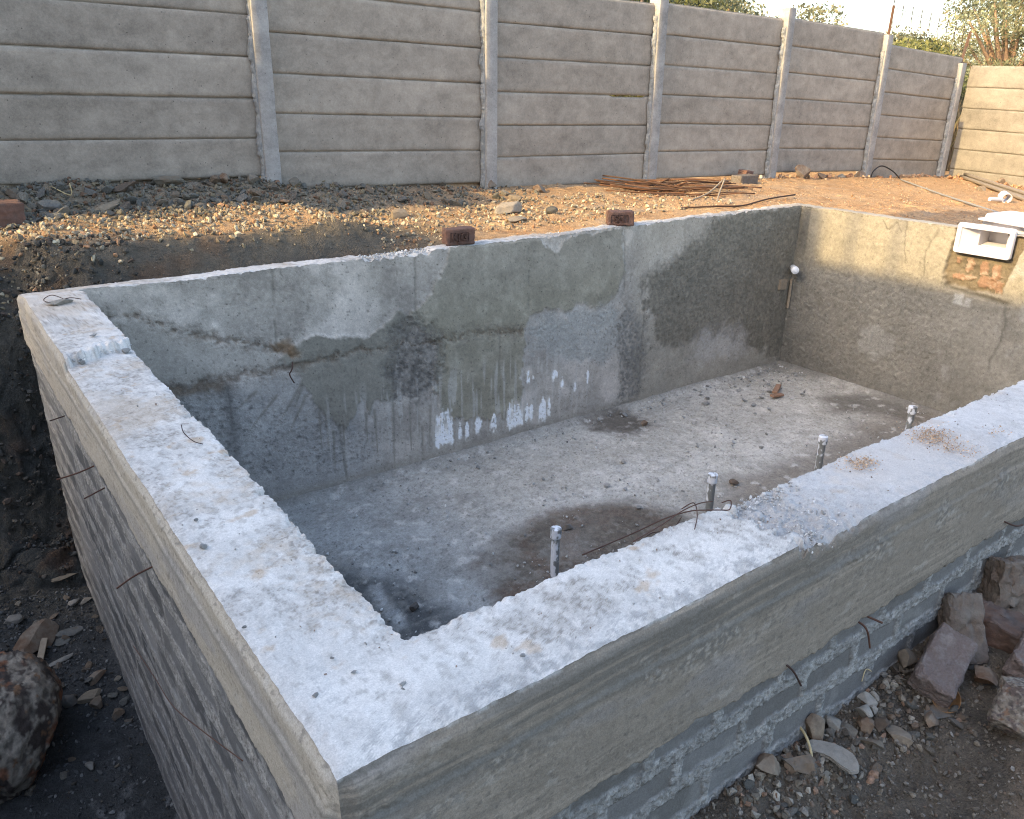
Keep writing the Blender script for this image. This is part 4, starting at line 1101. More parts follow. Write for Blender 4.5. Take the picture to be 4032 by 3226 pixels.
cor = lambda x, y: np.clip(.03 + 1.2 * sst(5.2, 6.1, x) * sst(3.55, 4.2, y) + .8 * sst(4.2, 4.42, y) * sst(1, 3, x) + .25 * (fbm(np.stack([x, y, x * 0], -1), 2, 2, 8) > .2), 0, 1)
x, y = region(13000, 1.3, 6.40, 2.4, 4.43, cor, 8); s = powsize(len(x), .004, .032, 3.0, 8); scatter('debris', np.stack([x, y, np.full(len(x), fz_) + s * .1], -1), s, PC, 8)
# crumbs along the broken joint and on the rim
r_ = np.random.RandomState(9)
x = np.concatenate([r_.uniform(1.50, 1.85, 500), r_.normal(1.60, .08, 260), r_.uniform(1.5, 1.62, 160)]); y = np.concatenate([r_.uniform(.93, 1.14, 500), r_.normal(1.125, .012, 260), r_.normal(.94, .02, 160)])
s = powsize(len(x), .003, .015, 2.6, 9); scatter('debris', np.stack([x, y, -.017 + s * .1 + .004 * fbm(np.stack([x, y, x * 0], -1), 14, 2, 3)], -1), s, [(.46, .455, .445), (.36, .355, .345), (.56, .55, .54)], 9)
x = np.concatenate([r_.uniform(.37, .60, 160), r_.uniform(2.1, 2.7, 260), r_.uniform(3.2, 4.6, 150)]); y = np.concatenate([3.27 + .48 * (x[:160] - .37) + r_.normal(0, .014, 160), r_.uniform(4.45, 4.55, 260), r_.uniform(4.44, 4.54, 150)])
s = powsize(len(x), .006, .03, 2.4, 10); scatter('debris', np.stack([x, y, np.where(x < .7, .012, -.012) + s * .15], -1), s, [(.50, .49, .47), (.58, .57, .55), (.40, .39, .38)], 10)
x = np.concatenate([r_.uniform(.36, .58, 240), r_.uniform(.6, 3.0, 200)]); y = np.concatenate([r_.uniform(1.0, 4.4, 240), r_.uniform(.93, 1.13, 200)])
s = powsize(len(x), .002, .009, 2.6, 11); scatter('debris', np.stack([x, y, .002 + s * .1], -1), s, [(.30, .28, .25), (.42, .40, .37), (.26, .20, .16), (.5, .49, .47)], 11)
# sawdust
x = np.concatenate([r_.normal(2.035, .03, 420), r_.normal(2.39, .045, 900), r_.normal(2.36, .03, 250), r_.normal(2.60, .03, 60)])
y = np.concatenate([r_.normal(1.085, .022, 420), r_.normal(1.065, .035, 900), r_.normal(.975, .03, 250), r_.normal(.96, .018, 60)])
s = powsize(len(x), .003, .010, 1.8, 12); scatter('sawdust', np.stack([x, y, .004 + r_.uniform(0, .006, len(x)) - .006], -1), s, [(.50, .35, .23), (.58, .44, .31), (.42, .28, .18)], 12, flat=(.15, .3), tilt=.25)
# red earth lumps at the foot of the far fence
x = np.concatenate([r_.uniform(12.5, 12.9, 260), r_.uniform(8.6, 12.6, 260)]); y = np.concatenate([r_.uniform(4.2, 6.3, 260), r_.normal(6.40, .06, 260)])
s = powsize(len(x), .02, .11, 2.5, 13); scatter('debris', on_ground(x, y, s, .2), s, [(.38, .20, .11), (.34, .24, .16), (.44, .28, .17)], 13)

# ---- named stones, south strip
ST = 'stone'

rock('stone', 1.475, .885, (.11, .085, .085), 'stone_rust', 'brown and tan angular rock touching the block wall nearest the bottom of the photo', (.3, .2, .5), 103, 3, .2)
rock('stone', 1.57, .835, (.105, .06, .055), 'stone', 'grey two toned wedge of rock beside the dry straw stalk', (.2, .1, -.5), 104, 3, .25)
rock('stone', 1.70, .885, (.07, .065, .075), 'stone_rust', 'dark ochre faced rock at the wall just above the cream slab', (.2, .5, .3), 106, 3, .2)
rock('stone', 1.88, .845, (.075, .06, .055), 'stone_pale', 'cream pitted chunk of stone halfway along the rubble by the wall', (.3, .4, .2), 107, 3, .2)
rock('stone', 1.925, .872, (.05, .045, .04), 'stone_pale', 'small cream pebble with a hole just behind the pitted cream chunk', None, 108, 3, .2)
rock('stone', 1.905, .765, (.095, .07, .05), 'stone_tan', 'tan hollowed stone lying alone on the open dirt', (.1, .2, .9), 109, 3, .2)
rock('stone', 1.78, .885, (.075, .05, .055), 'stone_pale', 'pale upright grey shard near the wall between darker stones', (.9, .3, .2), 110, 3, .2)
rock('stone', 1.82, .785, (.08, .03, .025), 'stone', 'long thin slate coloured sliver on the dirt beyond the cream slab', (.1, .1, -.9), 111, 3, .2)
rock('stone', 1.64, .845, (.025, .055, .014), 'stone_pale', 'thin whitish lilac chip next to the straw stalk', (0, .1, .3), 112, 2, .2)
rock('stone', 1.61, .795, (.034, .026, .022), 'stone_pale', 'small rounded bluish white pebble below the cream slab', None, 113, 3, .2, smooth=True)
rock('stone', 2.05, .735, (.12, .085, .02), 'stone', 'flat grey slab half sunk in dirt below the pod shaped stone', (.05, .03, .2), 114, 3, .3)
rock('stone', 2.00, .72, (.08, .04, .045), 'stone_rust', 'dark brown wedge at the near end of the flat grey slab', (.1, .3, .4), 115, 3, .25)
rock('stone', 1.84, .82, (.07, .06, .06), 'stone_rust', 'purple brown split stone in front of the pitted cream chunk', (.6, .3, 1.4), 116, 3, .2)
rock('stone', 1.795, .845, (.06, .05, .05), 'stone', 'squarish grey stone with white flecks between the shard and the split stone', None, 117, 3, .2)
rock('stone', 1.885, .805, (.055, .045, .045), 'stone_dark', 'dark plum coloured stone at the right end of the rubble by the wall', None, 118, 3, .2)
rock('stone', 2.16, .885, (.10, .07, .075), 'stone_tan', 'dull tan rock wedged between the wall and the fallen mauve brick', (.3, .5, .2), 119, 3, .2)
rock('stone', 2.28, .715, (.13, .08, .06), 'stone_rust', 'rusty yellow cracked rock between the fallen bricks', (.2, .2, .5), 120, 3, .25)
rock('stone', 1.55, .855, (.05, .04, .04), 'stone_rust', 'orange brown stone with a white side behind the grey wedge', None, 121, 3, .2)
# the cream slab with its curved outline
bm = bmesh.new()
outl = [(-.066, .018), (-.05, .035), (-.02, .034), (.01, .026), (.035, .016), (.058, -.002), (.068, -.03), (.066, -.055), (.045, -.062), (.02, -.045), (.0, -.018), (-.02, -.008), (-.045, -.010), (-.06, -.002)]
bot = [bm.verts.new((a, b, 0)) for a, b in outl]; top = [bm.verts.new((a * .97, b * .97, .013)) for a, b in outl]
bm.faces.new(top); bm.faces.new(bot[::-1])
for i in range(len(outl)): bm.faces.new((bot[i], bot[(i + 1) % len(outl)], top[(i + 1) % len(outl)], top[i]))
bmesh.ops.bevel(bm, geom=list(bm.edges), offset=.003, segments=2, affect='EDGES')
tag(from_bm('stone_slab', bm, M['stone_pale'], None, False, (1.665, .815, tz(1.665, .815) + .012), (.12, -.18, -.95)), 'flat cream stone slab with a curved outline lying on the rubble', 'stone')
# the hollow pod shaped stone: half shell
V, F = ICO[4]
Vp = V.copy(); cutp = np.clip(V @ np.array([-.75, .1, .65]) - .25, 0, None)
Vp = Vp - cutp[:, None] * np.array([-.75, .1, .65]) * 2.1
me = raw_mesh('pod', Vp * np.array([.05, .038, .036]), F)
tag(link('pod', me, stony('ochre_pod', [(.36, .21, .09), (.26, .15, .075), (.44, .29, .14)], sc=20, obj_rand=False, bump=.3, rough=.5), None, (2.10, .735, tz(2.10, .735) + .026), (.0, .1, .5)), 'glossy ochre half shell lying under the corner of the mauve brick', 'shell')

def brick_mesh(name, seed, size, rough=.006, chip=.25):
    bm = bmesh.new(); bm_box(bm, (0, 0, 0), size, .009, 2)
    bmesh.ops.subdivide_edges(bm, edges=bm.edges, cuts=17, use_grid_fill=True)
    bmesh.ops.triangulate(bm, faces=[f for f in bm.faces if len(f.verts) > 4])
    V = np.array([v.co[:] for v in bm.verts])
    h = np.array(size) / 2
    ed = np.sort(np.abs(V) / h, axis=1)
    e = np.exp(-(1 - ed[:, 1]) * h.min() / .012)
    D = vec3(V + seed * 5.3, 14, seed, 3) * rough + vec3(V + seed * 5.3, 45, seed + 3, 3) * rough * .6
    ck = np.exp(-(fbm(V + seed * 2.2, 7, 3, 4) / .07) ** 2) * sst(-.1, .3, fbm(V + seed, 5, 2, 6))
    V2 = V + D - V / np.linalg.norm(V, axis=1)[:, None] * (.006 * ck * rough / .007)[:, None] - V * (e * chip * np.clip(fbm(V + seed, 16, 3, 9), 0, 1))[:, None] * .35
    for v, c in zip(bm.verts, V2): v.co = c
    bmesh.ops.recalc_face_normals(bm, faces=bm.faces)
    me = bpy.data.meshes.new(name); bm.to_mesh(me); bm.free()
    me.polygons.foreach_set('use_smooth', np.ones(len(me.polygons), bool)); me.set_sharp_from_angle(angle=math.radians(38))
    return me

def brick(x, y, z, size, mat, rot, label, seed, group=None, **kw):
    return tag(link('brick', brick_mesh('brick', seed, size, **kw), M[mat], None, (x, y, z), rot), label, 'brick', group)

gz0 = tz(2.2, .8)
M['brick_dark'] = stony('dark_brick', [(.055, .05, .05), (.085, .075, .072), (.13, .075, .052), (.15, .135, .125)], sc=10, obj_rand=False, bump=1.0, dist=.01)
brick(2.165, .79, gz0 + .07, (.225, .115, .075), 'brick_mauve', (.30, -.30, .20), 'mauve weathered brick slumped on its side against the mortared brick', 1, rough=.007)
brick(2.36, .835, gz0 + .085, (.115, .08, .21), 'brick_mortar', (-.62, .05, -.62), 'mortar crusted brick standing tilted behind the mauve brick', 2, rough=.010)
brick(2.50, .765, gz0 + .055, (.22, .115, .09), 'brick_dark', (.1, .12, -1.25), 'dark broken brick with an orange edge behind the rubble at the right', 3, rough=.010)
brick(2.66, .835, gz0 + .10, (.15, .11, .22), 'brick_mortar', (-.25, .08, -.55), 'big upright mortar covered brick lump against the wall at the right edge', 4, rough=.013)
brick(2.43, .635, gz0 + .055, (.21, .13, .10), 'brick_mauve', (.12, -.1, .18), 'chunky grey mauve half brick cut by the right edge of the photo', 5, rough=.011)
M_or = stony('orange_brick_edge', [(.24, .11, .065), (.17, .09, .06)], sc=20, obj_rand=False)
# ---- west trench
def painted_boulder(x, y, size, rot, label, seed, base, patches, sink=.2, rg=1.0):
    V, F = ICO[6]
    V = chiselled(V, seed, 8 if rg > .95 else 14, .74 if rg > .95 else .5, .95 if rg > .95 else .82, .06)
    q = fbm(V + seed, 5, 4, 3); h = ridge(V + seed, 7, 3, 5); k_ = fbm(V + seed, 17, 3, 7, .7)
    flake = sst(-.05, .1, q)
    fl2 = sst(.1, .18, fbm(V + seed, 9, 3, 6))
    V = V * (1 + rg * (.02 * flake + .012 * fl2 + .012 * (h - .7) + .003 * k_ + .0015 * fbm(V + seed, 40, 2, 8)))[:, None]
    c = np.zeros(V.shape) + np.array(base)
    for cl_, sc_, lo_, hi_, sd in patches: c = mixc(c, cl_, sst(lo_, hi_, fbm(V + seed * .7, sc_, 4, sd, .6)))
    c = mixc(c, [.045, .038, .034], sst(.5, .35, h) * .6)
    me = raw_mesh('boulder', V * np.array(size) * .5, F, c, True)
    return tag(link('boulder', me, M['boulder'], None, (x, y, tz(x, y) + size[2] * (.5 - sink)), rot), label, 'boulder')
painted_boulder(-.135, 3.33, (.42, .62, .56), (.05, .1, -.25), 'big rounded rust and grey boulder in the trench at the lower left', 131, (.235, .20, .158), [((.11, .088, .07), 1.6, .0, .2, 11), ((.27, .235, .19), 2.6, .08, .25, 12), ((.20, .09, .05), 1.2, .16, .32, 13), ((.065, .05, .042), 3.6, .16, .24, 14), ((.20, .115, .065), 4.5, .36, .46, 15)])
rock('boulder', .03, 3.96, (.30, .13, .13), 'stone_rust', 'dark brown elongated rock lying behind the big trench boulder', (.1, .1, .75), 132, 4, .2, cat='boulder', fine=.04)
rock('stone', .115, 3.80, (.145, .03, .035), 'stone_pale', 'long white chalky stone in the trench beside the big boulder', (0, .1, .25), 133, 3, .2)
rock('stone', -.03, 4.20, (.10, .085, .07), 'stone_pale', 'lumpy light grey stone at the left edge of the photo above the brown rock', None, 134, 3, .2)
rock('stone', .19, 4.0, (.13, .06, .05), 'stone', 'flat grey stone just right of the dark brown rock', (0, .1, .2), 135, 3, .2)
rock('stone', .14, 3.95, (.10, .06, .02), 'stone', 'thin grey flake tucked beneath the flat grey stone in the trench', (.1, 0, .3), 136, 3, .2)
rock('stone', .23, 3.61, (.11, .05, .04), 'stone_rust', 'rust brown lozenge shaped stone in the trench near the wall', (.1, 0, .5), 137, 3, .2)
rock('stone', .19, 3.50, (.12, .075, .045), 'stone_tan', 'olive tan flat stone below the rust lozenge in the trench', (.1, .1, .4), 138, 3, .2)
rock('stone', .205, 3.44, (.065, .055, .05), 'stone', 'grey cube shaped stone touching the olive tan stone', None, 139, 3, .2)
rock('stone', .10, 3.50, (.08, .06, .05), 'stone', 'grey blue stone just right of the boulder shoulder', None, 140, 3, .25)
rock('stone', .26, 3.33, (.075, .05, .05), 'stone', 'grey pointed stone lying closest to the wall in the trench', (0, 0, .6), 141, 3, .2)
rock('stone', .11, 3.08, (.055, .05, .05), 'stone_pale', 'single pale grey pebble low in the trench near the photo bottom', None, 142, 3, .2)
rock('stone', .25, 4.23, (.07, .055, .045), 'stone_pale', 'white stone at the foot of the wall far down the trench', None, 143, 3, .2)
rock('stone', .24, 4.45, (.16, .05, .03), 'stone_tan', 'long tan flake highest of the stones by the wall in the trench', (0, .1, .3), 144, 3, .2)
rock('stone', .31, 4.23, (.085, .045, .03), 'stone_tan', 'tan flake leaning on the wall beside the white stone', (0, .1, .6), 145, 3, .2)
painted_boulder(2.155, .555, (.27, .21, .19), (.1, .2, .5), 'large pale crusted rock on the dirt mound at the lower right edge', 137, (.20, .17, .135), [((.13, .10, .085), 3, .0, .3, 21), ((.27, .24, .20), 7, .1, .3, 22), ((.17, .105, .07), 5, .3, .5, 23), ((.11, .09, .09), 9, .25, .4, 24)], .3, .9)
bm = bmesh.new(); bm_box(bm, (0, 0, 0), (.17, .03, .012), .003)
tag(from_bm('wood_offcut', bm, M['wood'], None, False, (.055, 3.88, tz(.055, 3.88) + .03), (.1, -.2, 1.25)), 'short splintered wood offcut standing behind the trench boulder', 'wood offcut')

# ---- north and east of the pool
rock('boulder', 3.95, 5.47, (.30, .20, .13), 'stone_tan', 'smooth tan boulder half buried in the sunlit dirt above the two bricks', (0, 0, .2), 151, 4, .3, cat='boulder', smooth=True)
rock('stone', 3.76, 5.10, (.26, .12, .07), 'stone_tan', 'flat brown topped rock between the tan boulder and the pool rim', (0, .05, .1), 152, 3, .3)
rock('stone', 4.25, 5.26, (.12, .09, .08), 'stone_dark', 'dark broken rock on sunlit dirt right of the tan boulder', None, 153, 3, .2)
rock('stone', 3.07, 5.70, (.15, .13, .12), 'stone_tan', 'largest ochre lump in the sunlit gravel left of the tan boulder', None, 154, 3, .3)
rock('stone', 4.86, 6.18, (.19, .13, .11), 'stone_rust', 'rust red rock in the shade under the third fence bay', (0, 0, .4), 155, 3, .3)
rock('stone', 1.08, 6.12, (.34, .09, .08), 'stone_tan', 'long pale leaning stone at the edge of sun on the gravel heap', (0, -.35, .35), 156, 3, .2)
rock('stone', 2.29, 6.02, (.12, .10, .07), 'stone_rust', 'rust stone at the end of the gravel heap in front of the first post', None, 157, 3, .2)
rock('stone', 1.95, 6.38, (.16, .10, .09), 'stone_rust', 'brown round topped stone on the gravel heap crest left of the first post', None, 158, 3, .2)
rock('stone', 1.55, 6.40, (.26, .10, .10), 'stone', 'broad grey stone crowning the gravel heap against the fence', (0, .1, .1), 159, 3, .2)
rock('stone', 1.27, 6.36, (.22, .10, .08), 'stone_dark', 'dark flat stone left of the broad crowning stone on the heap', (0, 0, .2), 160, 3, .2)
rock('stone', .74, 6.20, (.16, .12, .10), 'stone', 'grey flat sided stone low on the heap near the left edge', None, 161, 3, .2)
rock('stone', 2.20, 6.40, (.18, .12, .11), 'stone', 'grey blocky stone beside the foot of the first post', None, 162, 3, .2)
rock('stone', 4.45, 6.42, (.13, .11, .10), 'stone_rust', 'reddish lump piled against the foot of the second post', None, 163, 3, .2)
rock('stone', 4.35, 5.88, (.14, .10, .10), 'stone_tan', 'spiky cream clod in sunlight below the second post', None, 164, 3, .2, amp=.3)
rock('boulder', 9.06, 6.28, (.36, .16, .22), 'stone_rust', 'dark brown rough slab of rock under the fence right of the fourth post', (0, .1, .1), 165, 4, .25, cat='boulder')
rock('stone', 10.55, 6.40, (.20, .14, .14), 'stone_rust', 'orange brown rock at the foot of the fifth post', None, 166, 3, .25)
rock('stone', 10.15, 6.42, (.22, .12, .08), 'stone_pale', 'white chalky rock under the fence gap near the fifth post', None, 167, 3, .25)
rock('stone', 9.75, 6.42, (.16, .12, .10), 'stone_rust', 'rust lump under the middle of the fifth fence bay', None, 168, 3, .25)
rock('stone', 12.72, 5.50, (.13, .12, .14), 'stone_rust', 'round red clod standing out at the foot of the sunlit fence', None, 169, 3, .2)
rock('stone', 11.2, 5.06, (.14, .11, .09), 'stone', 'grey clod on the dirt beside the long pipes', None, 170, 3, .2)
brick(7.55, 5.95, tz(7.55, 5.95) + .045, (.34, .14, .10), 'brick_mortar', (0, .03, .1), 'grey concrete block lying below the fourth fence post', 21)
brick(8.0, 6.30, tz(8.0, 6.3) + .06, (.22, .11, .12), 'brick', (.1, .1, .3), 'brown brick end sticking up beside the fourth fence post', 22)
brick(.44, 5.95, tz(.44, 5.95) + .075, (.25, .16, .17), 'brick', (.03, .05, .1), 'red brick with a lime topped face on the mound at the left edge', 23)
# many alike stones of the heap: one prototype per tone, copied
protos = [rock_mesh('stone', 300 + k, 2, (1, .75, .6), 9) for k in range(6)]
for m_ in protos: m_.materials.append(M['stone'])
M['stone_floor'] = stony('cement_chip', [(.26, .255, .24), (.36, .355, .34), (.20, .195, .18), (.42, .415, .40)], sc=14)
pale_protos = [m_.copy() for m_ in protos]
for m_ in pale_protos: m_.materials.clear(); m_.materials.append(M['stone_floor'])
rr = np.random.RandomState(31)
cnt = 0
while cnt < 120:
    x = rr.uniform(.35, 4.4); y = rr.uniform(5.85, 6.44)
    if rr.uniform() > heapd(x, y) * 1.1: continue
    s = rr.uniform(.055, .12)
    o = link('stone', protos[cnt % 6], None, None, (x, y, tz(x, y) + s * .16), (rr.uniform(-.6, .6), rr.uniform(-.6, .6), rr.uniform(0, 6.28)), (s, s, s))
    tag(o, 'fist sized angular stone of the grey rubble heap along the fence foot', 'stone', 'rubble stones heaped along the fence foot'); cnt += 1
for k in range(46):
    x = rr.uniform(1.35, 2.35); y = rr.uniform(.67, .895)
    s = rr.uniform(.025, .05)
    o = link('stone', protos[k % 6], None, None, (x, y, tz(x, y) + s * .15), (rr.uniform(-.6, .6), rr.uniform(-.6, .6), rr.uniform(0, 6.28)), (s, s, s))
    tag(o, 'small angular stone in the rubble between the block wall and the dirt', 'stone', 'small rubble stones along the block wall')
for k in range(40):
    x = rr.uniform(-.15, .33); y = rr.uniform(3.0, 4.5)
    s = rr.uniform(.028, .06)
    o = link('stone', protos[k % 6], None, None, (x, y, tz(x, y) + s * .15), (rr.uniform(-.5, .5), rr.uniform(-.5, .5), rr.uniform(0, 6.28)), (s, s, s * .7))
    tag(o, 'small grey stone strewn over the trench floor', 'stone', 'small stones on the trench floor')
for k in range(34):
    x = rr.uniform(5.0, 6.35) if k < 22 else rr.uniform(2.6, 5.0); y = rr.uniform(3.6, 4.36) if k < 22 else rr.uniform(2.9, 4.3)
    s = rr.uniform(.03, .06)
    o = link('stone', pale_protos[k % 6], None, None, (x, y, fz_ + s * .15), (rr.uniform(-.3, .3), rr.uniform(-.3, .3), rr.uniform(0, 6.28)), (s, s, s * .6))
    tag(o, 'grey chip of concrete lying on the pool floor', 'stone', 'chips on the pool floor')
for k, (x, y, s) in enumerate([(.481, 3.473, .03), (.388, 1.094, .016), (.454, 1.17, .01), (.352, 1.353, .01), (.398, 1.826, .014), (.378, 1.696, .026), (.469, 1.111, .012), (.525, 1.03, .018), (.52, 1.02, .012), (.745, .97, .012), (.56, 3.30, .04), (.40, 3.25, .035)]):
    o = link('stone', pale_protos[k % 6], None, None, (x, y, .004 + (.035 if y > 3.3 else 0) + s * .15), (0, 0, k), (s, s, s * .7))
    tag(o, 'tiny grey pebble loose on the white rim', 'stone', 'pebbles on the white rim')

# ---------------------------------------------------------------- the two stamped bricks on the rim
def stamped(x, y, rz, text, label, seed):
    root = empty('brick', (x, y, .004), (0, 0, rz), label, 'brick')
    L_, D_, H_ = .20, .105, .105
    b_ = link('body', brick_mesh('brick', seed, (L_, D_, H_), rough=.004, chip=.5), M['brick'], root, (0, 0, H_ / 2))
    bm = bmesh.new()
    # raised frame of the frog around the letters
    zc = H_ / 2 - .002; fw, fh, t = .125, .058, .006
    for c_, s_ in (((-.01, -D_ / 2 - .001, zc + fh / 2), (fw, .006, t)), ((-.01 - fw / 2, -D_ / 2 - .001, zc), (t, .006, fh)), ((-.01 + fw / 2, -D_ / 2 - .001, zc), (t, .006, fh))):
        bm_box(bm, c_, s_, .002)
    from_bm('frog_edge', bm, M.setdefault('brick_relief', stony('brick_relief', [(.06, .034, .027), (.085, .048, .036)], sc=14, obj_rand=False)), root)
    cu = bpy.data.curves.new('lettering', 'FONT'); cu.body = text; cu.size = .066; cu.extrude = .007; cu.bevel_depth = .002; cu.align_x = 'CENTER'; cu.align_y = 'CENTER'
    t_ = bpy.data.objects.new('lettering', cu); C.objects.link(t_)
    dg = bpy.context.evaluated_depsgraph_get(); me = bpy.data.meshes.new_from_object(t_.evaluated_get(dg))
    bpy.data.objects.remove(t_)
    link('lettering', me, M.setdefault('brick_relief', stony('brick_relief', [(.085, .047, .036), (.12, .066, .049)], sc=14, obj_rand=False)), root, (-.01, -D_ / 2 - .003, zc), (math.pi / 2, 0, 0))
    return root
M['brick'].node_tree.nodes['Principled BSDF'].inputs['Roughness'].default_value = .9
stamped(2.86, 4.495, -.24, 'KJG', 'red brick stamped KJG on the pool rim, the nearer of two', 41)
stamped(4.28, 4.475, -.62, 'SN', 'red brick stamped SN on the pool rim, the farther of two', 42)

# ---------------------------------------------------------------- pipes in the floor
M['pvc'] = painted('white_pvc', .35, .04, .05, .1, .001, 30, 150, .5)
def pvc_mesh(rings, seg=40, dirt=0, seed=0, ramp=None):
    """lathe of (r, z) rings with cement splashes painted as colour"""
    zs = np.array([z for r, z in rings]); rs = np.array([r for r, z in rings])
    A = np.linspace(0, 2 * math.pi, seg + 1)
    V = np.stack([rs[:, None] * np.cos(A), rs[:, None] * np.sin(A), np.repeat(zs[:, None], seg + 1, 1)], -1)
    Q = V + seed * 4.4
    c = np.zeros(V.shape) + np.array([.72, .74, .78])
    if dirt:
        n = fbm(Q * [1, 1, .6], 34, 3, 50)
        side = .5 + .5 * np.cos(A - 5.6)[None]
        m = sst(.15, .35, n + (.55 if dirt > 1.3 else 0) + min(dirt, 1.0) * (side - .35) + (ramp(V[..., 2]) if ramp else 0))
        c = mixc(c, [.17, .175, .165], m * .95)
    return grid_mesh('pipe', V, c, np.ones(V.shape[:2]), flip=True)
def riser(x, y, ztop, label, dirt, seed, lean=(0, 0)):
    z0 = -1.50; root = empty('riser_pipe', (x, y, z0), (lean[0], lean[1], 0), label, 'pipe', 'capped pipes standing in a row out of the pool floor')
    h = ztop - z0; rp = .0225; rc = .029; hc = .054
    link('pipe', pvc_mesh([(rp, z) for z in np.linspace(0, h - hc + .005, 60)], 40, dirt, seed, lambda z: .55 * sst(h * .75, .05, z)), M['pvc'], root)
    prof = [(rp, h - hc), (rc - .001, h - hc), (rc, h - hc + .002)] + [(rc, z) for z in np.linspace(h - hc + .006, h - .004, 14)] + [(rc - .0015, h - .001), (rc - .004, h), (.012, h + .0006), (0.0005, h + .0008)]
    link('cap', pvc_mesh(prof, 40, min(dirt * .35, .3), seed + 9), M['pvc'], root)
riser(2.30, 2.735, -1.10, 'white capped pipe in the brown puddle, nearest of the four floor pipes', .7, 1)
riser(3.43, 2.685, -1.10, 'second nearest floor pipe, grey with cement up to its white cap', 2.6, 2)
riser(4.44, 2.64, -1.10, 'third floor pipe, cement crusted with a speckled cap', 2.4, 3)
riser(5.42, 2.585, -1.10, 'farthest floor pipe, clean white cap close to the far wall', 1.5, 4)
root = empty('return_pipe', (6.36, 4.35, -.555), label='white capped pipe end poking out of the far pool corner', cat='pipe')
q = Vector((0, 0, 1)).rotation_difference(Vector((-.72, -.68, .05)).normalized()).to_euler()
root.rotation_euler = q
link('pipe', pvc_mesh([(.028, z) for z in np.linspace(-.15, .06, 12)], 32, .5, 7), M['pvc'], root)
link('cap', pvc_mesh([(.028, .045), (.034, .045), (.034, .05), (.034, .10), (.032, .104), (.0005, .105)], 32, 0, 8), M['pvc'], root)
rim_l = [((6.29, 4.40, -.70), (.10, .04, .095), (0, .08, 0), 'square dusty wood block stuck to the wall below the white pipe end', .004), ((6.405, 4.388, -.80), (.042, .02, .27), (0, .0, .75), 'narrow wood strip standing in the far corner below the pipe end', .004)]
for c_, s_, ro, lb, bv in rim_l:
    bm = bmesh.new(); bm_box(bm, (0, 0, 0), s_, bv); bmesh.ops.subdivide_edges(bm, edges=bm.edges, cuts=3, use_grid_fill=True)
    for v in bm.verts: v.co += Vector((random.uniform(-1, 1), random.uniform(-1, 1), random.uniform(-1, 1))) * .0015
    tag(from_bm('wood_block' if 'block' in lb else 'wood_strip', bm, M['wood'], None, False, c_, ro), lb, 'wood piece')
for (x, y, L_, rz, lb) in [(5.75, 3.93, .26, .5, 'reddish wood splinter in the rubble at the far end of the pool floor'), (5.62, 3.83, .13, -.1, 'short reddish wood scrap just in front of the longer splinter')]:
    bm = bmesh.new(); bm_box(bm, (0, 0, 0), (L_, .045, .02), .005)
    tag(from_bm('wood_splinter', bm, stony('reddish_wood', [(.25, .13, .08), (.33, .22, .15)], sc=14, obj_rand=False), None, False, (x, y, fz_ + .02), (0, .06, rz)), lb, 'wood piece')
rock('clod', 4.28, 4.06, (.07, .05, .05), 'stone_rust', 'red brown clod on the pool floor by the damp patch', None, 171, 3, .2, z=fz_, cat='clod')
rock('stone', 2.75, 3.18, (.085, .06, .045), 'stone', 'grey stone lying at the far edge of the brown puddle', None, 172, 3, .2, z=fz_)
rock('stone', 1.63, 3.02, (.05, .045, .04), 'stone_dark', 'dark pebble pile on the floor in the near pool corner', None, 173, 3, .2, z=fz_)
rock('stone', 4.05, 2.98, (.09, .07, .04), 'stone_dark', 'dark flat stone on the floor right of the second pipe', None, 174, 3, .2, z=fz_)

# ---------------------------------------------------------------- skimmer
M['abs'] = new_mat('white_plastic')[0]
pb = M['abs'].node_tree.nodes['Principled BSDF']; pb.inputs['Base Color'].default_value = (.56, .545, .575, 1); pb.inputs['Roughness'].default_value = .35; pb.inputs['Specular IOR Level'].default_value = .4
sk = empty('pool_skimmer', (6.40, 2.795, -.07), (0, 0, 0), 'white plastic pool skimmer box set in a brick patched gap of the far wall', 'pool skimmer')
def rounded_rect(w, h, r, n=6):
    out = []
    for cx, cy, a0 in ((w / 2 - r, h / 2 - r, 0), (-w / 2 + r, h / 2 - r, 90), (-w / 2 + r, -h / 2 + r, 180), (w / 2 - r, -h / 2 + r, 270)):
        for k in range(n + 1):
            a = math.radians(a0 + 90 * k / n); out.append((cx + r * math.cos(a), cy + r * math.sin(a)))
    return out
def loft(bm, loops, closed=True, cap_end=False):
    rings = [[bm.verts.new(p) for p in lp] for lp in loops]
    for i in range(len(rings) - 1):
        n = len(rings[i])
        for k in range(n): bm.faces.new((rings[i][k], rings[i][(k + 1) % n], rings[i + 1][(k + 1) % n], rings[i + 1][k]))
    if cap_end: bm.faces.new(rings[-1])
    return rings
W_, H_ = .415, .225
def rr_loop(w, h, r, x): return [(x, a, b) for a, b in rounded_rect(w, h, r)]
bm = bmesh.new()
loft(bm, [rr_loop(W_, H_, .022, .02), rr_loop(W_, H_, .022, -.006), rr_loop(W_ - .008, H_ - .008, .02, -.012), rr_loop(W_ - .068, H_ - .066, .008, -.012), rr_loop(W_ - .074, H_ - .072, .006, -.006), rr_loop(W_ - .074, H_ - .072, .006, .02)])
from_bm('frame', bm, M['abs'], sk, True, autos=40)
bm = bmesh.new()                                                        # funnel narrowing to the throat
a = [(x, yv + yo, zv + zo) for (x, w_, h_, yo, zo) in [(0, 0, 0, 0, 0)] for yv, zv in []]
def off(lp, dy, dz): return [(p[0], p[1] + dy, p[2] + dz) for p in lp]
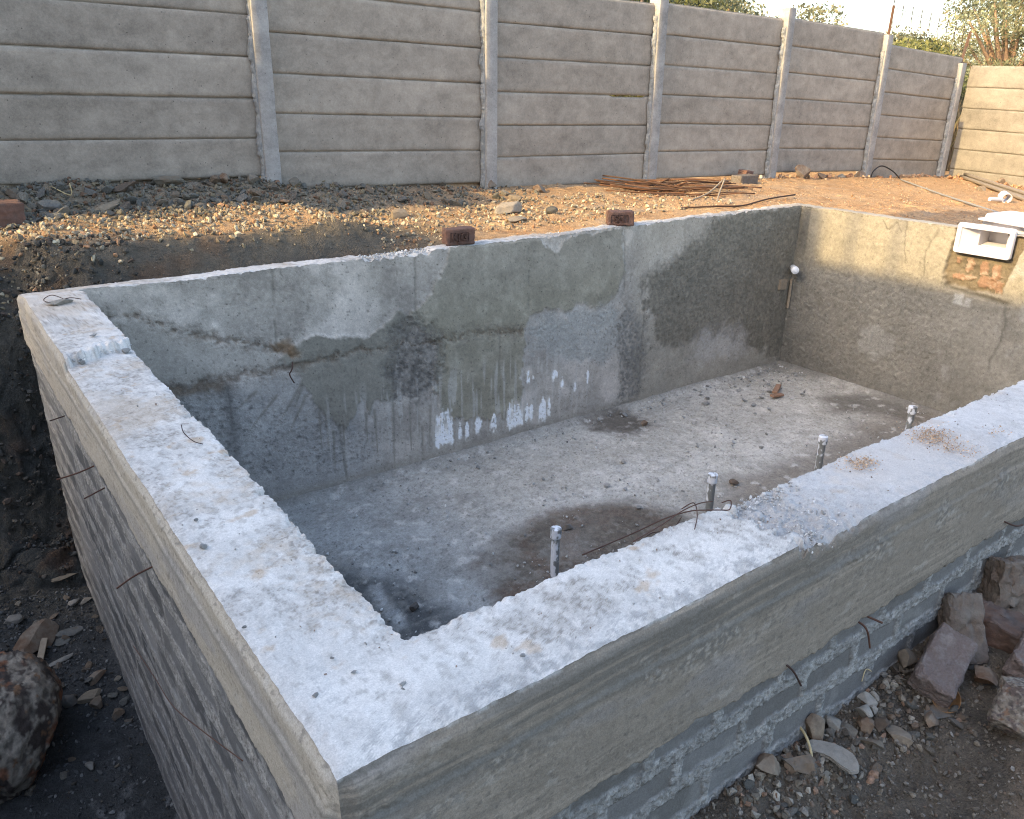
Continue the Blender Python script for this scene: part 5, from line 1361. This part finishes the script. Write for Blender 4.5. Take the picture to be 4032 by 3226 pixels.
loft(bm, [rr_loop(W_ - .074, H_ - .072, .006, .0), off(rr_loop(.215, .130, .006, .085), -.030, .004), off(rr_loop(.198, .112, .004, .085), -.030, .004), off(rr_loop(.198, .112, .004, .36), -.030, .004)], cap_end=True)
from_bm('throat', bm, M['abs'], sk, False)
bm = bmesh.new(); loft(bm, [off(rr_loop(.235, .150, .006, .083), -.030, .004), off(rr_loop(.235, .150, .006, .075), -.030, .004), off(rr_loop(.200, .115, .006, .075), -.030, .004), off(rr_loop(.200, .115, .006, .085), -.030, .004)]); bm_box(bm, (.16, -.03, -.045), (.09, .19, .008), .002, 2, Euler((0, -.15, 0)).to_matrix())
from_bm('weir', bm, M['abs'], sk, False)
bm = bmesh.new()                                                        # tank behind, seen above the rim
loft(bm, [[(.23, .14, -.2), (.23, -.20, -.2), (.57, -.20, -.2), (.57, .14, -.2)], [(.23, .14, .115), (.23, -.20, .115), (.57, -.20, .115), (.57, .14, .115)]], cap_end=True)
from_bm('tank', bm, M['abs'], sk, False)
bm = bmesh.new()
def sq(w, z, r=.03): return [(a + .38, b - .06, z) for a, b in rounded_rect(w, w, r)]
rg = loft(bm, [sq(.44, .118), sq(.46, .122), sq(.46, .132), sq(.40, .134), sq(.39, .165), sq(.378, .172), sq(.30, .172), sq(.295, .168)], cap_end=True)
bm.faces.new(rg[0][::-1])
lid = from_bm('lid', bm, M['abs'], sk, True, autos=30)
lid.rotation_euler = (.03, .02, -.04)

# ---------------------------------------------------------------- nails and binding wire
def wire(name, pts, r, label, cat, mat='wire', n=8, group=None):
    bm = bmesh.new(); bm_tube(bm, spline(pts, n), r, 6)
    return tag(from_bm(name, bm, M[mat], None, True), label, cat, group)
xw = .343
wire('nail', [(xw + .01, 2.17, -.285), (xw - .05, 2.19, -.31), (xw - .10, 2.21, -.345)], .003, 'long bent nail sticking out of the end wall nearest the camera', 'nail')
wire('nail', [(xw + .01, 3.02, -.31), (xw - .06, 3.03, -.33), (xw - .125, 3.05, -.345)], .003, 'longest of the rusty nails high on the end wall', 'nail')
wire('nail', [(xw + .01, 2.86, -.33), (xw - .07, 2.87, -.36)], .0028, 'short nail just below the longest nail on the end wall', 'nail')
wire('nail', [(xw + .01, 3.65, -.33), (xw - .06, 3.66, -.345)], .0028, 'small nail farthest along the end wall', 'nail')
wire('binding_wire', [(xw - .02, 1.40, -.36), (xw - .05, 1.6, -.42), (xw - .06, 1.9, -.56), (xw - .05, 2.2, -.68), (xw - .06, 2.45, -.72)], .0014, 'thin drooping wire along the block courses of the end wall', 'wire')
yw = .91
wire('nail', [(1.83, yw + .01, -.345), (1.835, yw - .035, -.355), (1.86, yw - .045, -.425)], .003, 'rusty nail bent downwards below the grey band, right of the pale smear', 'nail')
wire('nail', [(1.86, yw + .01, -.34), (1.90, yw - .045, -.36)], .0032, 'short straight nail just right of the bent nail', 'nail')
wire('nail', [(1.50, yw + .01, -.325), (1.515, yw - .03, -.34), (1.545, yw - .045, -.395)], .0027, 'nail hanging from the grey band left of the pale smear', 'nail')
wire('nail', [(2.62, yw + .01, -.29), (2.65, yw - .04, -.31), (2.70, yw - .05, -.32)], .0028, 'small nail at the right end of the grey band', 'nail')
wire('binding_wire', [(1.10, 1.21, -.03), (1.25, 1.20, -.02), (1.34, 1.175, .006), (1.40, 1.15, .018), (1.43, 1.13, .02), (1.46, 1.11, .02), (1.485, 1.10, .018), (1.505, 1.115, .03), (1.49, 1.13, .022)], .0016, 'rusty wire loop curling over the broken south rim', 'wire')
wire('binding_wire', [(1.20, 1.145, .004), (1.30, 1.155, .008), (1.38, 1.16, .02), (1.43, 1.15, .03), (1.48, 1.15, .02)], .0014, 'rust stained wire lying along the inner edge of the rim', 'wire')
wire('binding_wire', [(1.36, 1.10, .004), (1.395, 1.125, .02), (1.42, 1.16, .03), (1.40, 1.18, .01)], .0014, 'short crossed wire end in the rim wire tangle', 'wire')
wire('binding_wire', [(.50, 4.12, .04), (.44, 4.13, .075), (.40, 4.12, .06), (.43, 4.09, .05), (.50, 4.10, .06), (.55, 4.11, .045)], .0020, 'dark wire loop over a stone on the rim corner', 'wire')
rock('stone', .46, 4.10, (.13, .06, .045), 'stone_pale', 'dull stone under the wire loop on the rim corner', (0, 0, .1), 175, 3, .2, z=.036)
wire('binding_wire', [(.545, 2.265, .005), (.525, 2.285, .012), (.51, 2.32, .03), (.515, 2.36, .04)], .0014, 'small forked wire poking up from the end wall rim', 'wire')
wire('binding_wire', [(1.64, 4.43, -.56), (1.625, 4.41, -.60), (1.61, 4.415, -.63), (1.635, 4.42, -.69)], .004, 'rusty wire end hanging from the horizontal seam of the inner wall', 'wire')
wire('binding_wire', [(2.9, 2.75, fz_ + .01), (3.1, 2.83, fz_ + .02), (3.25, 2.80, fz_ + .01), (3.4, 2.86, fz_ + .02)], .003, 'thin wire on the pool floor by the second pipe', 'wire')
wire('straw', [(1.665, .92, -.63), (1.645, .885, -.625), (1.625, .855, -.632), (1.605, .83, -.648)], .0038, 'dry yellow straw stalk lying on the rubble below the wall', 'straw', 'straw')
wire('straw', [(1.93, .90, -.60), (1.95, .905, -.57), (1.975, .90, -.585)], .0014, 'thin pale grass blade against the block wall', 'straw', 'straw')
wire('straw', [(.86, 6.30, .27), (.80, 6.33, .31), (.90, 6.28, .25), (.905, 6.28, .33)], .004, 'forked pale twig in the dark hollow under the fence', 'twig', 'straw', 3)

# ---------------------------------------------------------------- steel bars, pipes and cable on the dirt
rb = np.random.RandomState(12)
for k in range(26):
    a0 = rb.uniform(-.06, .06) if k < 20 else rb.uniform(-.5, .4)
    cx, cy = rb.normal(6.15, .14), rb.uniform(5.42, 6.0)
    L_ = rb.uniform(.8, 1.45) if k < 20 else rb.uniform(.4, .8)
    dx, dy = math.cos(a0 - .62), math.sin(a0 - .62)
    zz = .012 + (k % 5) * .013
    bend = rb.uniform(-.03, .03)
    pts = [(cx + dx * t * L_ - dy * bend * (1 - 4 * t * t), cy + dy * t * L_ + dx * bend * (1 - 4 * t * t), tz(cx + dx * t * L_, cy + dy * t * L_) + zz + (.015 if t in (-.5, .5) else 0)) for t in (-.5, -.25, 0, .25, .5)]
    wire('steel_bar', pts, rb.uniform(.005, .007), 'rusty steel bar in the loose pile before the third fence post', 'steel bar', 'rust', 4, 'steel bars piled on the dirt')
for pts, lb in [([(5.75, 6.30, .10), (5.9, 6.0, .09), (6.15, 5.55, .05)], 'orange rusted bar lying across the steel pile'), ([(5.85, 5.18, .0), (6.15, 5.25, .04), (6.55, 5.42, .10)], 'pale straight rod slanting over the right end of the steel pile'), ([(6.05, 5.05, .0), (6.25, 5.2, .03), (6.55, 5.40, .11)], 'dark short rod under the pale slanting rod')]:
    wire('steel_bar', [(a, b, tz(a, b) + c_ + .01) for a, b, c_ in pts], .008, lb, 'steel bar', 'wood' if 'pale' in lb else 'rust')
wire('steel_bar', [(5.45, 4.96, tz(5.45, 4.96) + .015), (5.75, 4.82, tz(5.75, 4.82) + .012), (6.05, 4.76, tz(6.05, 4.76) + .014), (6.5, 4.82, tz(6.5, 4.82) + .02), (7.03, 4.91, tz(7.03, 4.91) + .03)], .008, 'single long rusty bar lying just beyond the pool rim', 'steel bar', 'rust')
for k, (dx, dz, lb) in enumerate([(0, .022, 'long grey pipe nearest the pool in the bundle of four'), (.052, .022, 'long grey pipe second in the bundle of four'), (.104, .022, 'long grey pipe third in the bundle of four'), (.055, .064, 'long grey pipe lying on top of the bundle of four')]):
    a = (12.75 + dx * .6, 6.10 - dx * .7); b = (9.75 + dx * .6, 3.6 - dx * .7)
    bm = bmesh.new()
    pts = [(a[0] + (b[0] - a[0]) * t, a[1] + (b[1] - a[1]) * t, max(tz(a[0] + (b[0] - a[0]) * t, a[1] + (b[1] - a[1]) * t), -9) + dz) for t in np.linspace(0, 1, 12)]
    zl = np.polyfit(np.linspace(0, 1, 12), [p[2] for p in pts], 1)
    pts = [(p[0], p[1], np.polyval(zl, t) + .01) for p, t in zip(pts, np.linspace(0, 1, 12))]
    bm_tube(bm, pts, .024, 12)
    tag(from_bm('steel_pipe', bm, M['steelpipe'] if 'steelpipe' in M else M.setdefault('steelpipe', stony('dull_pipe', [(.17, .145, .12), (.23, .20, .17), (.13, .11, .095)], sc=3, obj_rand=False, bump=.2, rough=.6)), None, True), lb, 'pipe', 'long pipes lying by the far fence')
wire('cable', [(10.89, 6.0, tz(10.89, 6.0) + .02), (10.3, 5.45, tz(10.3, 5.45) + .02), (9.61, 4.75, tz(9.61, 4.75) + .02), (8.92, 4.02, tz(8.92, 4.02) + .015), (8.33, 3.33, tz(8.33, 3.33) + .02), (7.9, 2.8, tz(7.9, 2.8) + .02)], .010, 'long grey cable snaking over the sunlit dirt to the skimmer', 'cable', 'steel')
wire('hose', [(10.75, 6.35, -.2), (10.78, 6.34, -.10), (10.95, 6.33, -.04), (11.2, 6.30, -.12), (11.35, 6.25, -.24)], .009, 'black hose arch rising from the dirt before the last fence bay', 'hose', 'tankblack')
root = empty('plastic_scoop', (9.93, 4.22, tz(9.93, 4.22) + .06), (0, .0, .6), 'white plastic pipe tee dropped on the dirt by the long pipes', 'pipe fitting')
bm = bmesh.new(); bm_cyl(bm, (0, 0, 0), .055, .12, 28, axis=(1, .2, .15), caps=False); bmesh.ops.solidify(bm, geom=bm.faces[:], thickness=.008)
from_bm('sleeve', bm, M['abs'], root, True, autos=40)
bm = bmesh.new(); bm_cyl(bm, (-.09, .10, -.02), .022, .19, 20, axis=(-.8, 1, .1)); from_bm('branch', bm, M['abs'], root, True, autos=40)

# ---------------------------------------------------------------- vegetation beyond the fence
def leaf_mat(name, a, b, tr=.35):
    m, nt, p = new_mat(name)
    at = nd(nt, 'ShaderNodeAttribute', attribute_name='Col')
    nt.links.new(at.outputs['Color'], p.inputs['Base Color'])
    p.inputs['Roughness'].default_value = .6; p.inputs['Specular IOR Level'].default_value = .25
    t = nd(nt, 'ShaderNodeBsdfTranslucent'); nt.links.new(at.outputs['Color'], t.inputs['Color'])
    mx = nd(nt, 'ShaderNodeMixShader', Fac=tr); nt.links.new(p.outputs[0], mx.inputs[1]); nt.links.new(t.outputs[0], mx.inputs[2])
    nt.links.new(mx.outputs[0], nt.nodes['Material Output'].inputs[0])
    return m
M['leaf'] = leaf_mat('leaf', 0, 0)
M['bark'] = stony('bark', [(.20, .13, .085), (.30, .20, .13), (.24, .17, .12)], sc=6, obj_rand=False, bump=.8)

def crown_mesh(name, clumps, n, size, pal, seed, asp=.5):
    r = np.random.RandomState(seed)
    cl = np.array(clumps); wts = cl[:, 3] * cl[:, 4]; wts = wts / wts.sum()
    k = r.choice(len(cl), n, p=wts)
    d = r.normal(size=(n, 3)); d /= np.linalg.norm(d, axis=1)[:, None]
    rad = r.uniform(.35, 1.0, n) ** .6
    P = cl[k, :3] + d * rad[:, None] * np.stack([cl[k, 3], cl[k, 3], cl[k, 4]], -1)
    t1 = r.normal(size=(n, 3)); t1 /= np.linalg.norm(t1, axis=1)[:, None]
    t2 = np.cross(t1, r.normal(size=(n, 3))); t2 /= np.linalg.norm(t2, axis=1)[:, None]
    s = size * r.uniform(.6, 1.4, n)
    a = t1 * s[:, None]; b = t2 * (s * asp)[:, None]
    V = np.stack([P - a, P + b * .9 - a * .1, P + a, P - b * .9 - a * .1], 1)
    F = np.arange(n * 4).reshape(n, 4)
    pal = np.array(pal); tone = r.uniform(.65, 1.35, len(cl))[k] * r.uniform(.75, 1.25, n)
    c = pal[r.randint(0, len(pal), n)] * tone[:, None]
    col = np.concatenate([np.repeat(c[:, None], 4, 1), np.ones((n, 4, 1))], -1).reshape(-1, 4)
    return raw_mesh(name, V.reshape(-1, 3), F, col, False)

def tree(name, x, y, zb, h, w_, label, cat, pal, n, leaf, seed, trunk=.05, nclump=14, flat=.6, lo=.35, lean=0, group=None):
    r = np.random.RandomState(seed)
    root = empty(name, (x, y, zb), label=label, cat=cat, group=group)
    clumps = []; tips = []
    for k in range(nclump):
        a = r.uniform(0, 6.28); rad = w_ * .5 * math.sqrt(r.uniform(0, 1)) * .85
        z = h * (lo + (1 - lo) * r.uniform(0, 1) * .88)
        k_ = 1 - .45 * abs((z / h - (lo + 1) / 2) / ((1 - lo) / 2)) ** 2
        cx, cy = rad * k_ * math.cos(a) + lean * z, rad * k_ * math.sin(a)
        cr = w_ * r.uniform(.11, .22); clumps.append((cx, cy, z, cr, cr * flat)); tips.append((cx, cy, z))
    bm = bmesh.new()
    hb = h * lo * .9
    bm_tube(bm, spline([(0, 0, -.1), (lean * hb * .4 + .03, .02, hb * .5), (lean * hb, -.02, hb)], 4), trunk, 8, trunk * .75, True)
    for t in tips:
        m_ = Vector(t) * .55 + Vector((lean * hb, 0, hb)) * .45 + Vector((r.uniform(-.1, .1), r.uniform(-.1, .1), r.uniform(-.05, .15))) * h * .12
        bm_tube(bm, spline([(lean * hb * .95, -.02, hb * .95), m_, t], 4), trunk * .55, 5, trunk * .12, True)
    from_bm('trunk', bm, M['bark'], root, True)
    link('crown', crown_mesh('crown', clumps, n, leaf, pal, seed + 1), M['leaf'], root)
    return root
GY = [(.30, .29, .10), (.36, .34, .14), (.24, .25, .09), (.20, .21, .08)]  # leaf tones from here on paled for haze and warm sun
GD = [(.19, .205, .115), (.225, .235, .135), (.16, .175, .10)]
GO = [(.22, .22, .125), (.26, .25, .14), (.18, .185, .105), (.28, .25, .15)]
GB = [(.36, .28, .17), (.42, .33, .20), (.30, .24, .14)]
tree('acacia_tree', 20.6, 9.25, -.4, 3.6, 4.6, 'tall acacia with an orange lit leaning trunk behind the sunlit fence', 'tree', GD + GO, 24000, .036, 61, .13, 34, .42, .36, -.05)
tree('shrub', 13.3, 8.0, -.4, 2.0, 2.2, 'bright yellow green shrub just beyond the last fence bay', 'shrub', GY, 22000, .036, 62, .03, 24, .8, .3)
tree('shrub', 15.6, 9.3, -.4, 2.15, 2.8, 'rounded olive shrub rising left of the open sky', 'shrub', GO + GD, 30000, .034, 63, .03, 18, .8, .3)
tree('shrub', 15.2, 8.0, -.4, 1.6, 2.2, 'yellowish low shrub above the corner post of the fence', 'shrub', GY + GO, 20000, .032, 64, .025, 16, .75, .25)
tree('shrub', 17.6, 8.5, -.4, 1.75, 2.6, 'dark green shrub left of the thin bare sapling', 'shrub', GD, 24000, .034, 65, .025, 16, .75, .25)
tree('shrub', 18.9, 7.7, -.4, 1.55, 3.0, 'grey green shrub in front of the acacia trunk', 'shrub', GO + GD, 26000, .034, 66, .025, 18, .7, .25)
tree('shrub', 21.5, 7.6, -.4, 1.5, 3.0, 'olive brown shrub at the right edge above the sunlit fence', 'shrub', GO + GB, 24000, .036, 67, .025, 18, .7, .2)
tree('shrub', 12.2, 9.2, -.4, 2.35, 2.0, 'dark leafy shrub peeping over the fifth fence bay', 'shrub', GD + GY, 9000, .035, 68, .035, 16, .8, .3)
tree('tree', 7.5, 12.5, -.4, 4.2, 4.5, 'leafy tree far behind the middle of the fence', 'tree', GD + GO, 14000, .06, 69, .12, 22, .7, .35)
tree('tree', 26.5, 13.2, -.4, 2.4, 6.0, 'hazy distant tree left of the acacia', 'tree', GO, 12000, .05, 70, .08, 20, .7, .3)
tree('tree', 9.6, 10.2, -.4, 3.6, 3.4, 'leafy tree behind the fourth fence bay, crown clear of the boards', 'tree', GD + GY, 16000, .05, 81, .1, 22, .8, .4)
tree('tree', 12.6, 11.4, -.4, 3.9, 3.8, 'broad olive tree behind the fifth fence bay', 'tree', GO + GD, 18000, .05, 82, .1, 24, .8, .4)
tree('tree', 4.6, 11.0, -.4, 4.6, 4.2, 'tall leafy tree behind the second fence bay', 'tree', GD + GO, 16000, .06, 83, .12, 22, .8, .4)
tree('tree', 17.5, 14.0, -.4, 3.2, 5.0, 'wide pale tree beyond the shrubs left of the acacia', 'tree', GO, 20000, .05, 84, .1, 26, .7, .3)
root = empty('sapling', (17.6, 7.65, -.4), label='thin bare pale sapling stem rising before the acacia', cat='sapling')
bm = bmesh.new(); bm_tube(bm, spline([(0, 0, 0), (.06, -.02, .9), (.16, 0, 1.8), (.34, .02, 2.7)], 5), .022, 6, .01); bm_tube(bm, spline([(.1, 0, 1.3), (.3, -.05, 1.9)], 5), .01, 5, .004); from_bm('stem', bm, M['bark'], root, True)
# dry grass band
r_ = np.random.RandomState(71); n = 9000
x = r_.uniform(13.3, 24, n); y = 7.2 + r_.uniform(0, 1, n) ** 1.5 * 3.5 - (x - 13) * .06
h = r_.uniform(.6, 1.35, n); a = r_.uniform(0, 6.28, n); l_ = r_.normal(0, .16, (n, 2))
Pb = np.stack([x, y, np.full(n, -.4)], -1); wv = np.stack([np.cos(a), np.sin(a), a * 0], -1) * .010
tip = Pb + np.stack([l_[:, 0] * h, l_[:, 1] * h, h], -1); mid = Pb + np.stack([l_[:, 0] * h * .4, l_[:, 1] * h * .4, h * .6], -1)
V = np.stack([Pb - wv, Pb + wv, mid + wv * .8, mid - wv * .8, tip, tip], 1)
F = (np.array([[0, 1, 2, 3], [3, 2, 4, 5]])[None] + (np.arange(n) * 6)[:, None, None]).reshape(-1, 4)
c = np.array([(.42, .30, .17), (.50, .36, .20), (.34, .25, .15), (.30, .26, .13)])[r_.randint(0, 4, n)]
me = raw_mesh('grass', V.reshape(-1, 3), F, np.concatenate([np.repeat(c[:, None], 6, 1), np.ones((n, 6, 1))], -1).reshape(-1, 4), False)
tag(link('grass', me, M['leaf']), None, None, None, 'stuff')
# far off scrub that reads as one mass
cl = [(rr.uniform(26, 70), rr.uniform(4, 60), rr.uniform(-.2, .9), rr.uniform(1.2, 2.4), rr.uniform(.9, 1.5)) for k in range(70)]
tag(link('woods', crown_mesh('woods', cl, 30000, .16, [(.16, .165, .10), (.20, .195, .13), (.24, .21, .14)], 72), M['leaf']), None, None, None, 'stuff')
